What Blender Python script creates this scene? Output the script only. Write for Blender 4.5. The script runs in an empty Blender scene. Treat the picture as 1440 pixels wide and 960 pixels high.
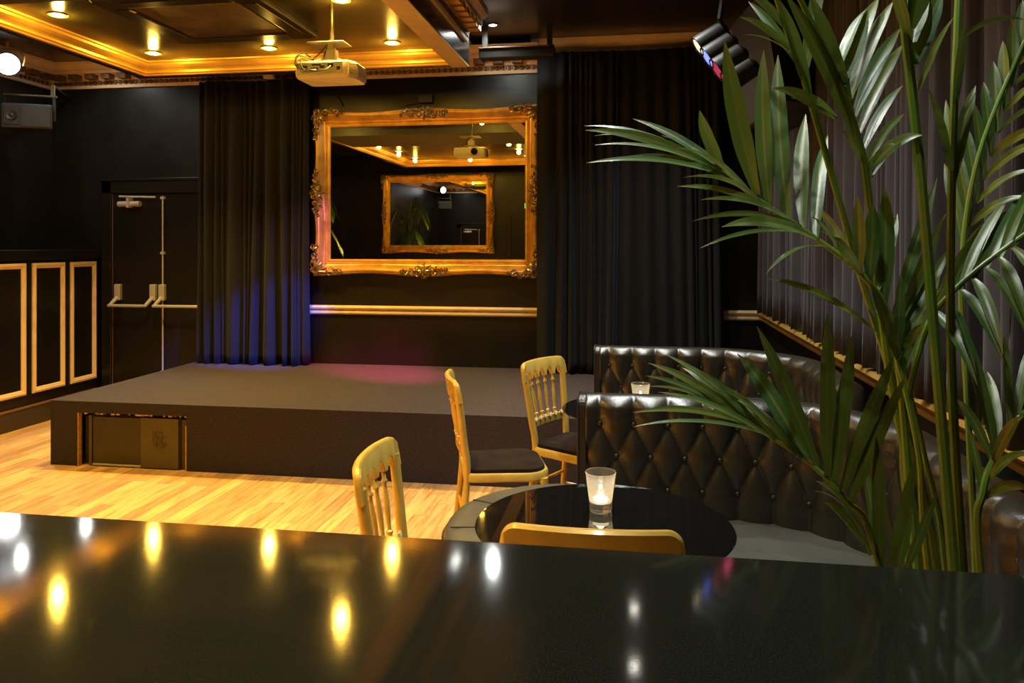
import bpy, bmesh, math, random
from math import sin, cos, pi, radians, sqrt, atan2
from mathutils import Vector, Matrix

C = bpy.context.scene.collection
SC = bpy.context.scene
random.seed(7)

# ------------------------------------------------------------------ camera, world, exposure
TH = math.atan(172 / 1080.0)          # the room's depth axis lies this far to the right of the view
CAMZ = 1.5
cam_d = bpy.data.cameras.new('camera'); cam = bpy.data.objects.new('camera', cam_d); C.objects.link(cam)
cam.location = (0, 0, CAMZ); cam.rotation_euler = (pi / 2, 0, TH)
cam_d.sensor_width = 36; cam_d.lens = 27; cam_d.shift_y = -135 / 1440.0
cam_d.clip_start = 0.02; cam_d.clip_end = 100
SC.camera = cam
w = bpy.data.worlds.new('world'); SC.world = w; w.use_nodes = True
w.node_tree.nodes['Background'].inputs[0].default_value = (0.9, 0.8, 0.7, 1)
w.node_tree.nodes['Background'].inputs[1].default_value = 0.0
SC.view_settings.view_transform = 'Standard'; SC.view_settings.look = 'None'
SC.view_settings.gamma = 1.0; SC.view_settings.exposure = 0.06
SC.view_settings.use_curve_mapping = False
try:
    SC.cycles.use_denoising = True
    SC.cycles.max_bounces = 12; SC.cycles.glossy_bounces = 8; SC.cycles.transmission_bounces = 10
    SC.cycles.sample_clamp_indirect = 6.0
except Exception:
    pass
# lamp strengths (watts); the lamps themselves are built with their fittings below
W_COFFER, W_GLOW, W_WHITE, W_PAR = 240.0, 9.5, 100.0, 240.0
COL_COFFER = (1.0, 0.57, 0.085); COL_WHITE = (0.97, 1.0, 0.93)


def P(px, py, Z):
    """point seen at pixel px,py (1440 x 960 frame) at depth Z metres"""
    X = (px - 720) * Z / 1080.0
    return Vector((X * cos(TH) - Z * sin(TH), X * sin(TH) + Z * cos(TH), CAMZ + (345 - py) * Z / 1080.0))


# ------------------------------------------------------------------ materials
MATS = {}


def mat(name, col, rough=0.5, metal=0.0, noise=0.0, nscale=8.0, bump=0.0, bscale=40.0, spec=0.5, sheen=0.0,
        coat=0.0, stretch=(1, 1, 1), emit=None, estr=0.0, trans=0.0, ior=1.45, col2=None, rnoise=0.0):
    m = bpy.data.materials.new(name); m.use_nodes = True
    nt = m.node_tree; b = nt.nodes['Principled BSDF']
    b.inputs['Base Color'].default_value = (*col, 1)
    b.inputs['Roughness'].default_value = rough; b.inputs['Metallic'].default_value = metal
    b.inputs['Specular IOR Level'].default_value = spec
    b.inputs['Sheen Weight'].default_value = sheen; b.inputs['Sheen Roughness'].default_value = 0.4
    b.inputs['Coat Weight'].default_value = coat; b.inputs['Coat Roughness'].default_value = 0.12
    b.inputs['Transmission Weight'].default_value = trans; b.inputs['IOR'].default_value = ior
    if emit:
        b.inputs['Emission Color'].default_value = (*emit, 1); b.inputs['Emission Strength'].default_value = estr
    if noise or bump or rnoise:
        tc = nt.nodes.new('ShaderNodeTexCoord'); mp = nt.nodes.new('ShaderNodeMapping')
        mp.inputs['Scale'].default_value = stretch
        nt.links.new(tc.outputs['Object'], mp.inputs['Vector'])
        if noise:
            n = nt.nodes.new('ShaderNodeTexNoise'); n.inputs['Scale'].default_value = nscale
            n.inputs['Detail'].default_value = 5
            r = nt.nodes.new('ShaderNodeValToRGB')
            c2 = col2 or tuple(c * (1 - noise) for c in col)
            r.color_ramp.elements[0].color = (*c2, 1); r.color_ramp.elements[0].position = 0.35
            r.color_ramp.elements[1].color = (*col, 1); r.color_ramp.elements[1].position = 0.65
            nt.links.new(mp.outputs[0], n.inputs['Vector']); nt.links.new(n.outputs['Fac'], r.inputs['Fac'])
            nt.links.new(r.outputs['Color'], b.inputs['Base Color'])
        if rnoise:
            n = nt.nodes.new('ShaderNodeTexNoise'); n.inputs['Scale'].default_value = nscale * 2
            mr = nt.nodes.new('ShaderNodeMapRange'); mr.inputs['To Min'].default_value = max(0, rough - rnoise)
            mr.inputs['To Max'].default_value = rough + rnoise
            nt.links.new(mp.outputs[0], n.inputs['Vector']); nt.links.new(n.outputs['Fac'], mr.inputs['Value'])
            nt.links.new(mr.outputs[0], b.inputs['Roughness'])
        if bump:
            n2 = nt.nodes.new('ShaderNodeTexNoise'); n2.inputs['Scale'].default_value = bscale
            n2.inputs['Detail'].default_value = 4
            bp = nt.nodes.new('ShaderNodeBump'); bp.inputs['Strength'].default_value = bump
            bp.inputs['Distance'].default_value = 0.01
            nt.links.new(mp.outputs[0], n2.inputs['Vector']); nt.links.new(n2.outputs['Fac'], bp.inputs['Height'])
            nt.links.new(bp.outputs[0], b.inputs['Normal'])
    MATS[name] = m
    return m


mat('wall_black', (0.008, 0.007, 0.006), 0.36, noise=0.3, nscale=2, bump=0.12, bscale=14, rnoise=0.08)
mat('ceiling_black', (0.026, 0.022, 0.017), 0.22, noise=0.25, nscale=2, bump=0.06, bscale=6)
mat('coffer_dark', (0.042, 0.036, 0.016), 0.20, noise=0.3, nscale=2, bump=0.05, bscale=5)
mat('gold_trim', (0.72, 0.42, 0.10), 0.32, metal=0.55, noise=0.25, nscale=5, bump=0.08, bscale=25)
mat('beam_grey', (0.055, 0.058, 0.055), 0.5, noise=0.2, nscale=6)
mat('beam_beige', (0.60, 0.44, 0.22), 0.5, noise=0.15, nscale=12)
mat('cornice_cream', (0.82, 0.62, 0.38), 0.5, noise=0.12, nscale=10)
mat('cornice_brown', (0.20, 0.11, 0.045), 0.6, noise=0.4, nscale=30)
mat('frame_gold', (0.90, 0.54, 0.13), 0.33, metal=0.55, noise=0.35, nscale=9, bump=0.15, bscale=60, col2=(0.62, 0.33, 0.08))
mat('ornament_gold', (0.46, 0.31, 0.14), 0.30, metal=0.7, noise=0.6, nscale=40)
mat('mirror_glass', (0.86, 0.87, 0.85), 0.0, metal=1.0)
mat('velvet', (0.0036, 0.0033, 0.0040), 0.9, sheen=0.05, noise=0.25, nscale=20, stretch=(1, 1, 0.1))
mat('velvet_grey', (0.048, 0.043, 0.056), 0.9, sheen=0.15, noise=0.25, nscale=20, stretch=(1, 1, 0.1))
mat('carpet', (0.042, 0.033, 0.046), 0.95, noise=0.6, nscale=110, bump=0.5, bscale=220, sheen=0.03)
mat('black_gloss', (0.005, 0.005, 0.005), 0.012)
mat('leather', (0.026, 0.020, 0.013), 0.28, noise=0.25, nscale=6, bump=0.10, bscale=160, spec=0.9)
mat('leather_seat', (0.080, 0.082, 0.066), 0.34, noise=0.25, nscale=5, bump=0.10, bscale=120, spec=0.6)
mat('piping', (0.02, 0.016, 0.012), 0.4)
mat('chair_gold', (0.62, 0.405, 0.075), 0.33, metal=0.12, noise=0.18, nscale=14, coat=0.2)
mat('chair_bead', (0.85, 0.70, 0.36), 0.35, metal=0.2)
mat('seat_velvet', (0.010, 0.006, 0.005), 0.9, spec=0.12, sheen=0.04, noise=0.5, nscale=7, col2=(0.022, 0.014, 0.008))
mat('glass', (0.97, 0.98, 0.96), 0.02, trans=1.0, ior=1.45)
def _cloudy():
    nt = MATS['glass'].node_tree; b = nt.nodes['Principled BSDF']; tr = nt.nodes.new('ShaderNodeBsdfTranslucent'); tr.inputs['Color'].default_value = (0.95, 0.93, 0.85, 1)
    ms = nt.nodes.new('ShaderNodeMixShader'); ms.inputs[0].default_value = 0.09
    nt.links.new(b.outputs[0], ms.inputs[1]); nt.links.new(tr.outputs[0], ms.inputs[2]); nt.links.new(ms.outputs[0], nt.nodes['Material Output'].inputs['Surface'])
_cloudy()
mat('wax', (0.9, 0.82, 0.66), 0.5, emit=(1.0, 0.80, 0.50), estr=3.0)
mat('flame', (1, 0.8, 0.4), 0.5, emit=(1.0, 0.70, 0.32), estr=28)
mat('lamp_yellow', (1, 0.8, 0.3), 0.5, emit=(1.0, 0.72, 0.16), estr=30)
mat('lamp_white', (1, 1, 1), 0.5, emit=(1.0, 0.93, 0.82), estr=30)
mat('lamp_par', (1, 1, 1), 0.5, emit=(0.96, 0.97, 1.0), estr=16)
mat('lens_pink', (0.8, 0.1, 0.25), 0.2, emit=(1.0, 0.10, 0.28), estr=2.2)
mat('lens_dark_pink', (0.4, 0.05, 0.15), 0.2, emit=(0.6, 0.05, 0.16), estr=0.5)
mat('lens_blue', (0.1, 0.15, 0.8), 0.2, emit=(0.16, 0.22, 1.0), estr=2.0)
mat('lens_clear', (0.9, 0.85, 0.7), 0.2, emit=(1.0, 0.88, 0.6), estr=1.2)
mat('ring_brass', (0.75, 0.52, 0.18), 0.3, metal=0.8)
mat('plastic_black', (0.014, 0.013, 0.012), 0.45)
mat('plastic_dark', (0.022, 0.019, 0.016), 0.5, noise=0.2, nscale=20)
mat('grille_brown', (0.10, 0.066, 0.036), 0.6, noise=0.55, nscale=7, bump=0.4, bscale=90)
mat('ac_black', (0.022, 0.018, 0.013), 0.28)
mat('plastic_cream', (0.70, 0.62, 0.42), 0.4, noise=0.06, nscale=20)
mat('socket_dark', (0.03, 0.03, 0.03), 0.5)
mat('metal_grey', (0.48, 0.45, 0.36), 0.35, metal=0.5)
mat('door_black', (0.009, 0.008, 0.008), 0.32, noise=0.3, nscale=3)
mat('hardware', (0.52, 0.50, 0.42), 0.38, metal=0.35)
mat('door_edge', (0.16, 0.085, 0.05), 0.5)
mat('bar_black', (0.010, 0.009, 0.009), 0.28, noise=0.3, nscale=3)
mat('sub_olive', (0.105, 0.086, 0.036), 0.55, noise=0.15, nscale=10)
mat('sub_dark', (0.052, 0.045, 0.020), 0.5, noise=0.15, nscale=10)
mat('raw_edge', (0.62, 0.36, 0.08), 0.7, noise=0.4, nscale=60)
mat('pot', (0.05, 0.045, 0.04), 0.45, noise=0.2, nscale=9)
mat('soil', (0.03, 0.02, 0.012), 0.95, noise=0.5, nscale=60, bump=0.8, bscale=60)
mat('stem_green', (0.11, 0.26, 0.030), 0.38, noise=0.45, nscale=5, stretch=(6, 6, 1), col2=(0.17, 0.21, 0.03))
mat('leaf_far', (0.05, 0.12, 0.03), 0.32, noise=0.4, nscale=8)
mat('wire', (0.012, 0.010, 0.008), 0.5)
mat('exit_green', (0.05, 0.6, 0.15), 0.4, emit=(0.08, 0.9, 0.25), estr=5.0)
mat('skirt', (0.040, 0.030, 0.026), 0.35)
mat('bar_front', (0.018, 0.014, 0.011), 0.4, noise=0.3, nscale=4)


def special_mats():
    # oak strips: one material for planks (per-object tint) with grain along Y
    m = bpy.data.materials.new('oak'); m.use_nodes = True; nt = m.node_tree; b = nt.nodes['Principled BSDF']
    tc = nt.nodes.new('ShaderNodeTexCoord'); mp = nt.nodes.new('ShaderNodeMapping'); mp.inputs['Scale'].default_value = (14, 0.9, 1)
    oi = nt.nodes.new('ShaderNodeObjectInfo')
    add = nt.nodes.new('ShaderNodeVectorMath'); add.operation = 'ADD'
    sc = nt.nodes.new('ShaderNodeVectorMath'); sc.operation = 'SCALE'; sc.inputs['Scale'].default_value = 31.0
    cmb = nt.nodes.new('ShaderNodeCombineXYZ')
    nt.links.new(oi.outputs['Random'], cmb.inputs[0]); nt.links.new(oi.outputs['Random'], cmb.inputs[1])
    nt.links.new(cmb.outputs[0], sc.inputs[0])
    nt.links.new(tc.outputs['Object'], mp.inputs['Vector']); nt.links.new(mp.outputs[0], add.inputs[0]); nt.links.new(sc.outputs[0], add.inputs[1])
    n = nt.nodes.new('ShaderNodeTexNoise'); n.inputs['Scale'].default_value = 3.2; n.inputs['Detail'].default_value = 7; n.inputs['Roughness'].default_value = 0.62
    nt.links.new(add.outputs[0], n.inputs['Vector'])
    r = nt.nodes.new('ShaderNodeValToRGB')
    r.color_ramp.elements[0].color = (0.35, 0.175, 0.055, 1); r.color_ramp.elements[0].position = 0.32
    r.color_ramp.elements[1].color = (0.62, 0.385, 0.165, 1); r.color_ramp.elements[1].position = 0.55
    nt.links.new(n.outputs['Fac'], r.inputs['Fac'])
    hs = nt.nodes.new('ShaderNodeHueSaturation')
    mr = nt.nodes.new('ShaderNodeMapRange'); mr.inputs['To Min'].default_value = 0.62; mr.inputs['To Max'].default_value = 1.20
    nt.links.new(oi.outputs['Random'], mr.inputs['Value']); nt.links.new(mr.outputs[0], hs.inputs['Value'])
    nt.links.new(r.outputs[0], hs.inputs['Color']); nt.links.new(hs.outputs[0], b.inputs['Base Color'])
    b.inputs['Roughness'].default_value = 0.42
    MATS['oak'] = m
    # bar top: near-black stone with fine speckle, polished
    m = bpy.data.materials.new('granite'); m.use_nodes = True; nt = m.node_tree; b = nt.nodes['Principled BSDF']
    tc = nt.nodes.new('ShaderNodeTexCoord')
    n = nt.nodes.new('ShaderNodeTexNoise'); n.inputs['Scale'].default_value = 520; n.inputs['Detail'].default_value = 2
    r = nt.nodes.new('ShaderNodeValToRGB')
    r.color_ramp.elements[0].color = (0.008, 0.010, 0.008, 1); r.color_ramp.elements[0].position = 0.40
    r.color_ramp.elements[1].color = (0.026, 0.029, 0.021, 1); r.color_ramp.elements[1].position = 0.74
    nt.links.new(tc.outputs['Object'], n.inputs['Vector']); nt.links.new(n.outputs['Fac'], r.inputs['Fac']); nt.links.new(r.outputs[0], b.inputs['Base Color'])
    b.inputs['Roughness'].default_value = 0.07; b.inputs['IOR'].default_value = 1.6
    n2 = nt.nodes.new('ShaderNodeTexNoise'); n2.inputs['Scale'].default_value = 220; n2.inputs['Detail'].default_value = 2
    bp = nt.nodes.new('ShaderNodeBump'); bp.inputs['Strength'].default_value = 0.02; bp.inputs['Distance'].default_value = 0.0006
    nt.links.new(tc.outputs['Object'], n2.inputs['Vector']); nt.links.new(n2.outputs['Fac'], bp.inputs['Height']); nt.links.new(bp.outputs[0], b.inputs['Normal'])
    MATS['granite'] = m
    # leaf: colour attribute 'across' (0 at midrib, 1 at margin) gives a pale rib and browner tips
    m = bpy.data.materials.new('leaf'); m.use_nodes = True; nt = m.node_tree; b = nt.nodes['Principled BSDF']
    at = nt.nodes.new('ShaderNodeAttribute'); at.attribute_name = 'leafuv'
    sep = nt.nodes.new('ShaderNodeSeparateColor'); nt.links.new(at.outputs['Color'], sep.inputs[0])
    oi = nt.nodes.new('ShaderNodeObjectInfo')
    base = nt.nodes.new('ShaderNodeMix'); base.data_type = 'RGBA'
    base.inputs['A'].default_value = (0.030, 0.125, 0.038, 1); base.inputs['B'].default_value = (0.090, 0.150, 0.020, 1)
    nt.links.new(oi.outputs['Random'], base.inputs['Factor'])
    rib = nt.nodes.new('ShaderNodeMapRange'); rib.inputs['From Min'].default_value = 0.0; rib.inputs['From Max'].default_value = 0.22
    rib.inputs['To Min'].default_value = 1.0; rib.inputs['To Max'].default_value = 0.0
    nt.links.new(sep.outputs[0], rib.inputs['Value'])
    mx = nt.nodes.new('ShaderNodeMix'); mx.data_type = 'RGBA'; mx.inputs['B'].default_value = (0.26, 0.24, 0.04, 1)
    nt.links.new(rib.outputs[0], mx.inputs['Factor']); nt.links.new(base.outputs['Result'], mx.inputs['A'])
    tip = nt.nodes.new('ShaderNodeMapRange'); tip.inputs['From Min'].default_value = 0.80; tip.inputs['From Max'].default_value = 1.0
    tip.inputs['To Max'].default_value = 0.8
    nt.links.new(sep.outputs[1], tip.inputs['Value'])
    mx2 = nt.nodes.new('ShaderNodeMix'); mx2.data_type = 'RGBA'; mx2.inputs['B'].default_value = (0.22, 0.16, 0.04, 1)
    nt.links.new(tip.outputs[0], mx2.inputs['Factor']); nt.links.new(mx.outputs['Result'], mx2.inputs['A'])
    nt.links.new(mx2.outputs['Result'], b.inputs['Base Color'])
    b.inputs['Roughness'].default_value = 0.38; b.inputs['Specular IOR Level'].default_value = 0.7
    tc = nt.nodes.new('ShaderNodeTexCoord')
    wv = nt.nodes.new('ShaderNodeTexNoise'); wv.inputs['Scale'].default_value = 70
    bp = nt.nodes.new('ShaderNodeBump'); bp.inputs['Strength'].default_value = 0.15; bp.inputs['Distance'].default_value = 0.003
    nt.links.new(tc.outputs['Object'], wv.inputs['Vector']); nt.links.new(wv.outputs['Fac'], bp.inputs['Height']); nt.links.new(bp.outputs[0], b.inputs['Normal'])
    tr = nt.nodes.new('ShaderNodeBsdfTranslucent'); tr.inputs['Color'].default_value = (0.16, 0.22, 0.03, 1)
    ms = nt.nodes.new('ShaderNodeMixShader'); ms.inputs[0].default_value = 0.18
    out = nt.nodes['Material Output']
    nt.links.new(b.outputs[0], ms.inputs[1]); nt.links.new(tr.outputs[0], ms.inputs[2]); nt.links.new(ms.outputs[0], out.inputs['Surface'])
    MATS['leaf'] = m


special_mats()


# ------------------------------------------------------------------ mesh helpers
class MB:
    """collects vertices and faces for one mesh object"""
    def __init__(self):
        self.v = []; self.f = []

    def add(self, vs, fs):
        o = len(self.v); self.v += [tuple(p) for p in vs]; self.f += [tuple(i + o for i in f) for f in fs]
        return self

    def box(self, x0, x1, y0, y1, z0, z1):
        vs = [(x0, y0, z0), (x1, y0, z0), (x1, y1, z0), (x0, y1, z0), (x0, y0, z1), (x1, y0, z1), (x1, y1, z1), (x0, y1, z1)]
        return self.add(vs, [(0, 3, 2, 1), (4, 5, 6, 7), (0, 1, 5, 4), (1, 2, 6, 5), (2, 3, 7, 6), (3, 0, 4, 7)])

    def tube(self, pts, rad, sides=8, cap=True, flat=None):
        """tube through points, rad a number or list; flat=(axis Vector, factor) squashes the section"""
        pts = [Vector(p) for p in pts]; n = len(pts)
        rr = rad if isinstance(rad, (list, tuple)) else [rad] * n
        t0 = (pts[1] - pts[0]).normalized()
        up = Vector((0, 0, 1)) if abs(t0.z) < 0.9 else Vector((1, 0, 0))
        u = t0.cross(up).normalized(); vs = []; fs = []
        for i, p in enumerate(pts):
            t = (pts[min(i + 1, n - 1)] - pts[max(i - 1, 0)]).normalized()
            u = (u - t * u.dot(t)).normalized(); vv = t.cross(u)
            for k in range(sides):
                a = 2 * pi * k / sides
                d = u * (cos(a) * rr[i]) + vv * (sin(a) * rr[i])
                if flat:
                    ax, fct = flat; d = d - ax * (d.dot(ax) * (1 - fct))
                vs.append(p + d)
        for i in range(n - 1):
            for k in range(sides):
                a = i * sides + k; b = i * sides + (k + 1) % sides
                fs.append((a, b, b + sides, a + sides))
        if cap:
            fs.append(tuple(range(sides - 1, -1, -1))); fs.append(tuple((n - 1) * sides + k for k in range(sides)))
        return self.add(vs, fs)

    def lathe(self, prof, c=(0, 0, 0), n=32, axis=None, close=False):
        """prof: list of (radius, height) about axis (default Z) through c"""
        ax = (axis or Vector((0, 0, 1))).normalized()
        u = ax.orthogonal().normalized(); w_ = ax.cross(u); c = Vector(c); vs = []; fs = []
        for r, h in prof:
            for k in range(n):
                a = 2 * pi * k / n
                vs.append(c + ax * h + u * (r * cos(a)) + w_ * (r * sin(a)))
        m = len(prof)
        for i in range(m - 1 + (1 if close else 0)):
            for k in range(n):
                a = i * n + k; b = i * n + (k + 1) % n; j = ((i + 1) % m) * n
                fs.append((a, b, j + (k + 1) % n, j + k))
        if not close:
            fs.append(tuple(range(n - 1, -1, -1))); fs.append(tuple((m - 1) * n + k for k in range(n)))
        return self.add(vs, fs)

    def loft(self, rings, closed=True, cap=True):
        n = len(rings[0]); vs = [p for r in rings for p in r]; fs = []
        for i in range(len(rings) - 1):
            for k in range(n if closed else n - 1):
                a = i * n + k; b = i * n + (k + 1) % n
                fs.append((a, b, b + n, a + n))
        if cap and closed:
            fs.append(tuple(range(n - 1, -1, -1))); fs.append(tuple((len(rings) - 1) * n + k for k in range(n)))
        return self.add(vs, fs)

    def prism(self, poly, z0, z1):
        n = len(poly)
        return self.loft([[(x, y, z0) for x, y in poly], [(x, y, z1) for x, y in poly]])

    def mesh(self, name, m, smooth=False):
        me = bpy.data.meshes.new(name); me.from_pydata(self.v, [], self.f); me.validate()
        bm = bmesh.new(); bm.from_mesh(me); bmesh.ops.recalc_face_normals(bm, faces=bm.faces); bm.to_mesh(me); bm.free()
        me.materials.append(MATS[m])
        if smooth:
            me.polygons.foreach_set('use_smooth', [True] * len(me.polygons))
            if smooth != 'all':
                try:
                    me.set_sharp_from_angle(angle=radians(38))
                except Exception:
                    pass
        return me

    def build(self, name, m, parent=None, smooth=False, bevel=0.0):
        o = bpy.data.objects.new(name, self.mesh(name, m, smooth)); C.objects.link(o)
        if parent: o.parent = parent
        if bevel:
            bv = o.modifiers.new('bevel', 'BEVEL'); bv.width = bevel; bv.segments = 2; bv.limit_method = 'ANGLE'
        return o


def tag(o, label, cat, group=None, kind=None):
    o['label'] = label; o['category'] = cat
    if group: o['group'] = group
    if kind: o['kind'] = kind
    return o


def thing(name, label, cat, loc=(0, 0, 0), rotz=0, group=None, kind=None):
    o = bpy.data.objects.new(name, None); C.objects.link(o); o.empty_display_size = 0.1
    o.location = loc; o.rotation_euler = (0, 0, rotz)
    return tag(o, label, cat, group, kind)


def link_copy(me, name, parent, loc=None):
    o = bpy.data.objects.new(name, me); C.objects.link(o); o.parent = parent
    if loc is not None: o.location = loc
    return o


def copy_tree(o, parent=None):
    c = o.copy(); C.objects.link(c); c.parent = parent
    for ch in list(o.children): copy_tree(ch, c)
    return c


def bez(p0, p1, p2, n):
    return [p0 * ((1 - t) ** 2) + p1 * (2 * t * (1 - t)) + p2 * (t * t) for t in [i / n for i in range(n + 1)]]


def crom(pts, per=6):
    """smooth curve through points"""
    pts = [Vector(p) for p in pts]; out = []
    for i in range(len(pts) - 1):
        p0 = pts[max(i - 1, 0)]; p1 = pts[i]; p2 = pts[i + 1]; p3 = pts[min(i + 2, len(pts) - 1)]
        for k in range(per):
            t = k / per
            out.append(0.5 * ((2 * p1) + (p2 - p0) * t + (2 * p0 - 5 * p1 + 4 * p2 - p3) * t * t + (3 * p1 - p0 - 3 * p2 + p3) * t ** 3))
    out.append(pts[-1]); return out


def spot(name, loc, aim, watts, col, angle, parent=None, blend=0.5, radius=0.04):
    d = bpy.data.lights.new(name, 'SPOT'); d.energy = watts; d.color = col; d.spot_size = radians(angle); d.spot_blend = blend
    d.shadow_soft_size = radius
    o = bpy.data.objects.new(name, d); C.objects.link(o)
    if parent is not None: o.parent = parent
    o.location = loc
    o.rotation_euler = (Vector(aim) - Vector(loc)).to_track_quat('-Z', 'Y').to_euler()
    return o


# ------------------------------------------------------------------ the room shell
XL, XR, YB, YF = -5.49, 1.06, 6.55, -0.85
ZLOW, ZCOF, ZOUT_L, ZOUT_R = 2.87, 2.97, 3.20, 3.24
CX0, CX1, CY0, CY1 = -4.00, -1.25, 0.0, 5.76      # dropped coffer


def shell():
    s = lambda n, l, c: dict(label=l, cat=c)
    o = MB().box(XL, XR, YB, YB + 0.12, -0.02, 3.35).build('wall_back', 'wall_black'); tag(o, 'glossy black wall behind the stage and gold mirror', 'wall', kind='structure')
    o = MB().box(XL - 0.12, XL, YF, YB, -0.02, 3.35).build('wall_left', 'wall_black'); tag(o, 'black wall behind the panelled side bar', 'wall', kind='structure')
    o = MB().box(XR, XR + 0.12, YF, YB, -0.02, 3.35).build('wall_right', 'wall_black'); tag(o, 'black wall behind the grey curtains and leather booths', 'wall', kind='structure')
    o = MB().box(XL, XR, YF - 0.12, YF, -0.02, 3.35).build('wall_front', 'wall_black'); tag(o, 'black wall seen only inside the gold mirror', 'wall', kind='structure')
    c = thing('ceiling', 'black ceiling with a dropped gold-rimmed coffer', 'ceiling', kind='structure')
    MB().box(XL, CX1 - 0.1, YF, YB, ZOUT_L, ZOUT_L + 0.1).build('ceiling_plate', 'ceiling_black', c)
    MB().box(CX1 - 0.1, XR, YF, YB, ZOUT_R, ZOUT_R + 0.1).build('ceiling_plate', 'ceiling_black', c)
    MB().box(CX0 + 0.05, CX1 - 0.05, CY0 + 0.05, CY1 - 0.05, ZCOF, ZCOF + 0.04).build('coffer_panel', 'coffer_dark', c)
    # cross beam between the two coffers
    MB().box(CX0 + 0.13, CX1 - 0.14, 2.78, 3.86, ZLOW, ZCOF).build('cross_beam', 'beam_grey', c)
    # rim: black box on the left, back and front, beige-bottomed beam on the right
    MB().box(CX0, CX0 + 0.06, CY0, CY1, ZLOW, ZOUT_L).build('coffer_rim', 'ceiling_black', c)
    MB().box(CX0 + 0.06, CX1 - 0.14, CY1 - 0.06, CY1, ZLOW, ZOUT_L).build('coffer_rim', 'ceiling_black', c)
    MB().box(CX0 + 0.06, CX1 - 0.14, CY0, CY0 + 0.06, ZLOW, ZOUT_L).build('coffer_rim', 'ceiling_black', c)
    MB().box(CX1 - 0.14, CX1, CY0, CY1, ZLOW + 0.012, ZOUT_R).build('coffer_beam', 'ceiling_black', c)
    MB().box(CX1 - 0.14, CX1 - 0.002, CY0, CY1, ZLOW, ZLOW + 0.012).build('beam_soffit', 'beam_beige', c)
    # stepped gold moulding inside the rim (left, back, front), mitred
    prof = [(0.0, ZLOW), (0.03, ZLOW), (0.034, ZLOW + 0.012), (0.05, ZLOW + 0.016), (0.053, ZLOW + 0.032), (0.062, ZLOW + 0.042),
            (0.078, ZLOW + 0.052), (0.094, ZLOW + 0.068), (0.10, ZLOW + 0.084), (0.116, ZLOW + 0.088), (0.118, ZCOF), (0.0, ZCOF)]
    x0, x1, y0, y1 = CX0 + 0.06, CX1 - 0.14, CY0 + 0.06, CY1 - 0.06
    for name, a, b, m0, m1, nrm in (('coffer_moulding', (x0, y0), (x0, y1), 1, 1, (1, 0)), ('coffer_moulding', (x0, y1), (x1, y1), 1, 0, (0, -1)),
                                    ('coffer_moulding', (x1, y0), (x0, y0), 0, 1, (0, 1))):
        d = Vector((b[0] - a[0], b[1] - a[1])).normalized(); rings = []
        for q, sgn, mt in ((a, 1, m0), (b, -1, m1)):
            rings.append([(q[0] + nrm[0] * p + d.x * sgn * p * mt, q[1] + nrm[1] * p + d.y * sgn * p * mt, z) for p, z in prof])
        MB().loft(rings).build(name, 'gold_trim', c)
    MB().box(CX1 - 0.165, CX1 - 0.14, CY0 + 0.06, CY1 - 0.18, ZLOW + 0.02, ZLOW + 0.05).build('beam_bead', 'gold_trim', c)
    # gold mouldings at the cross beam
    for y, sg in ((2.78, -1),):
        MB().box(CX0 + 0.17, CX1 - 0.17, min(y, y + sg * 0.05), max(y, y + sg * 0.05), ZCOF - 0.05, ZCOF - 0.002).build('cross_moulding', 'gold_trim', c)


shell()


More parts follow.
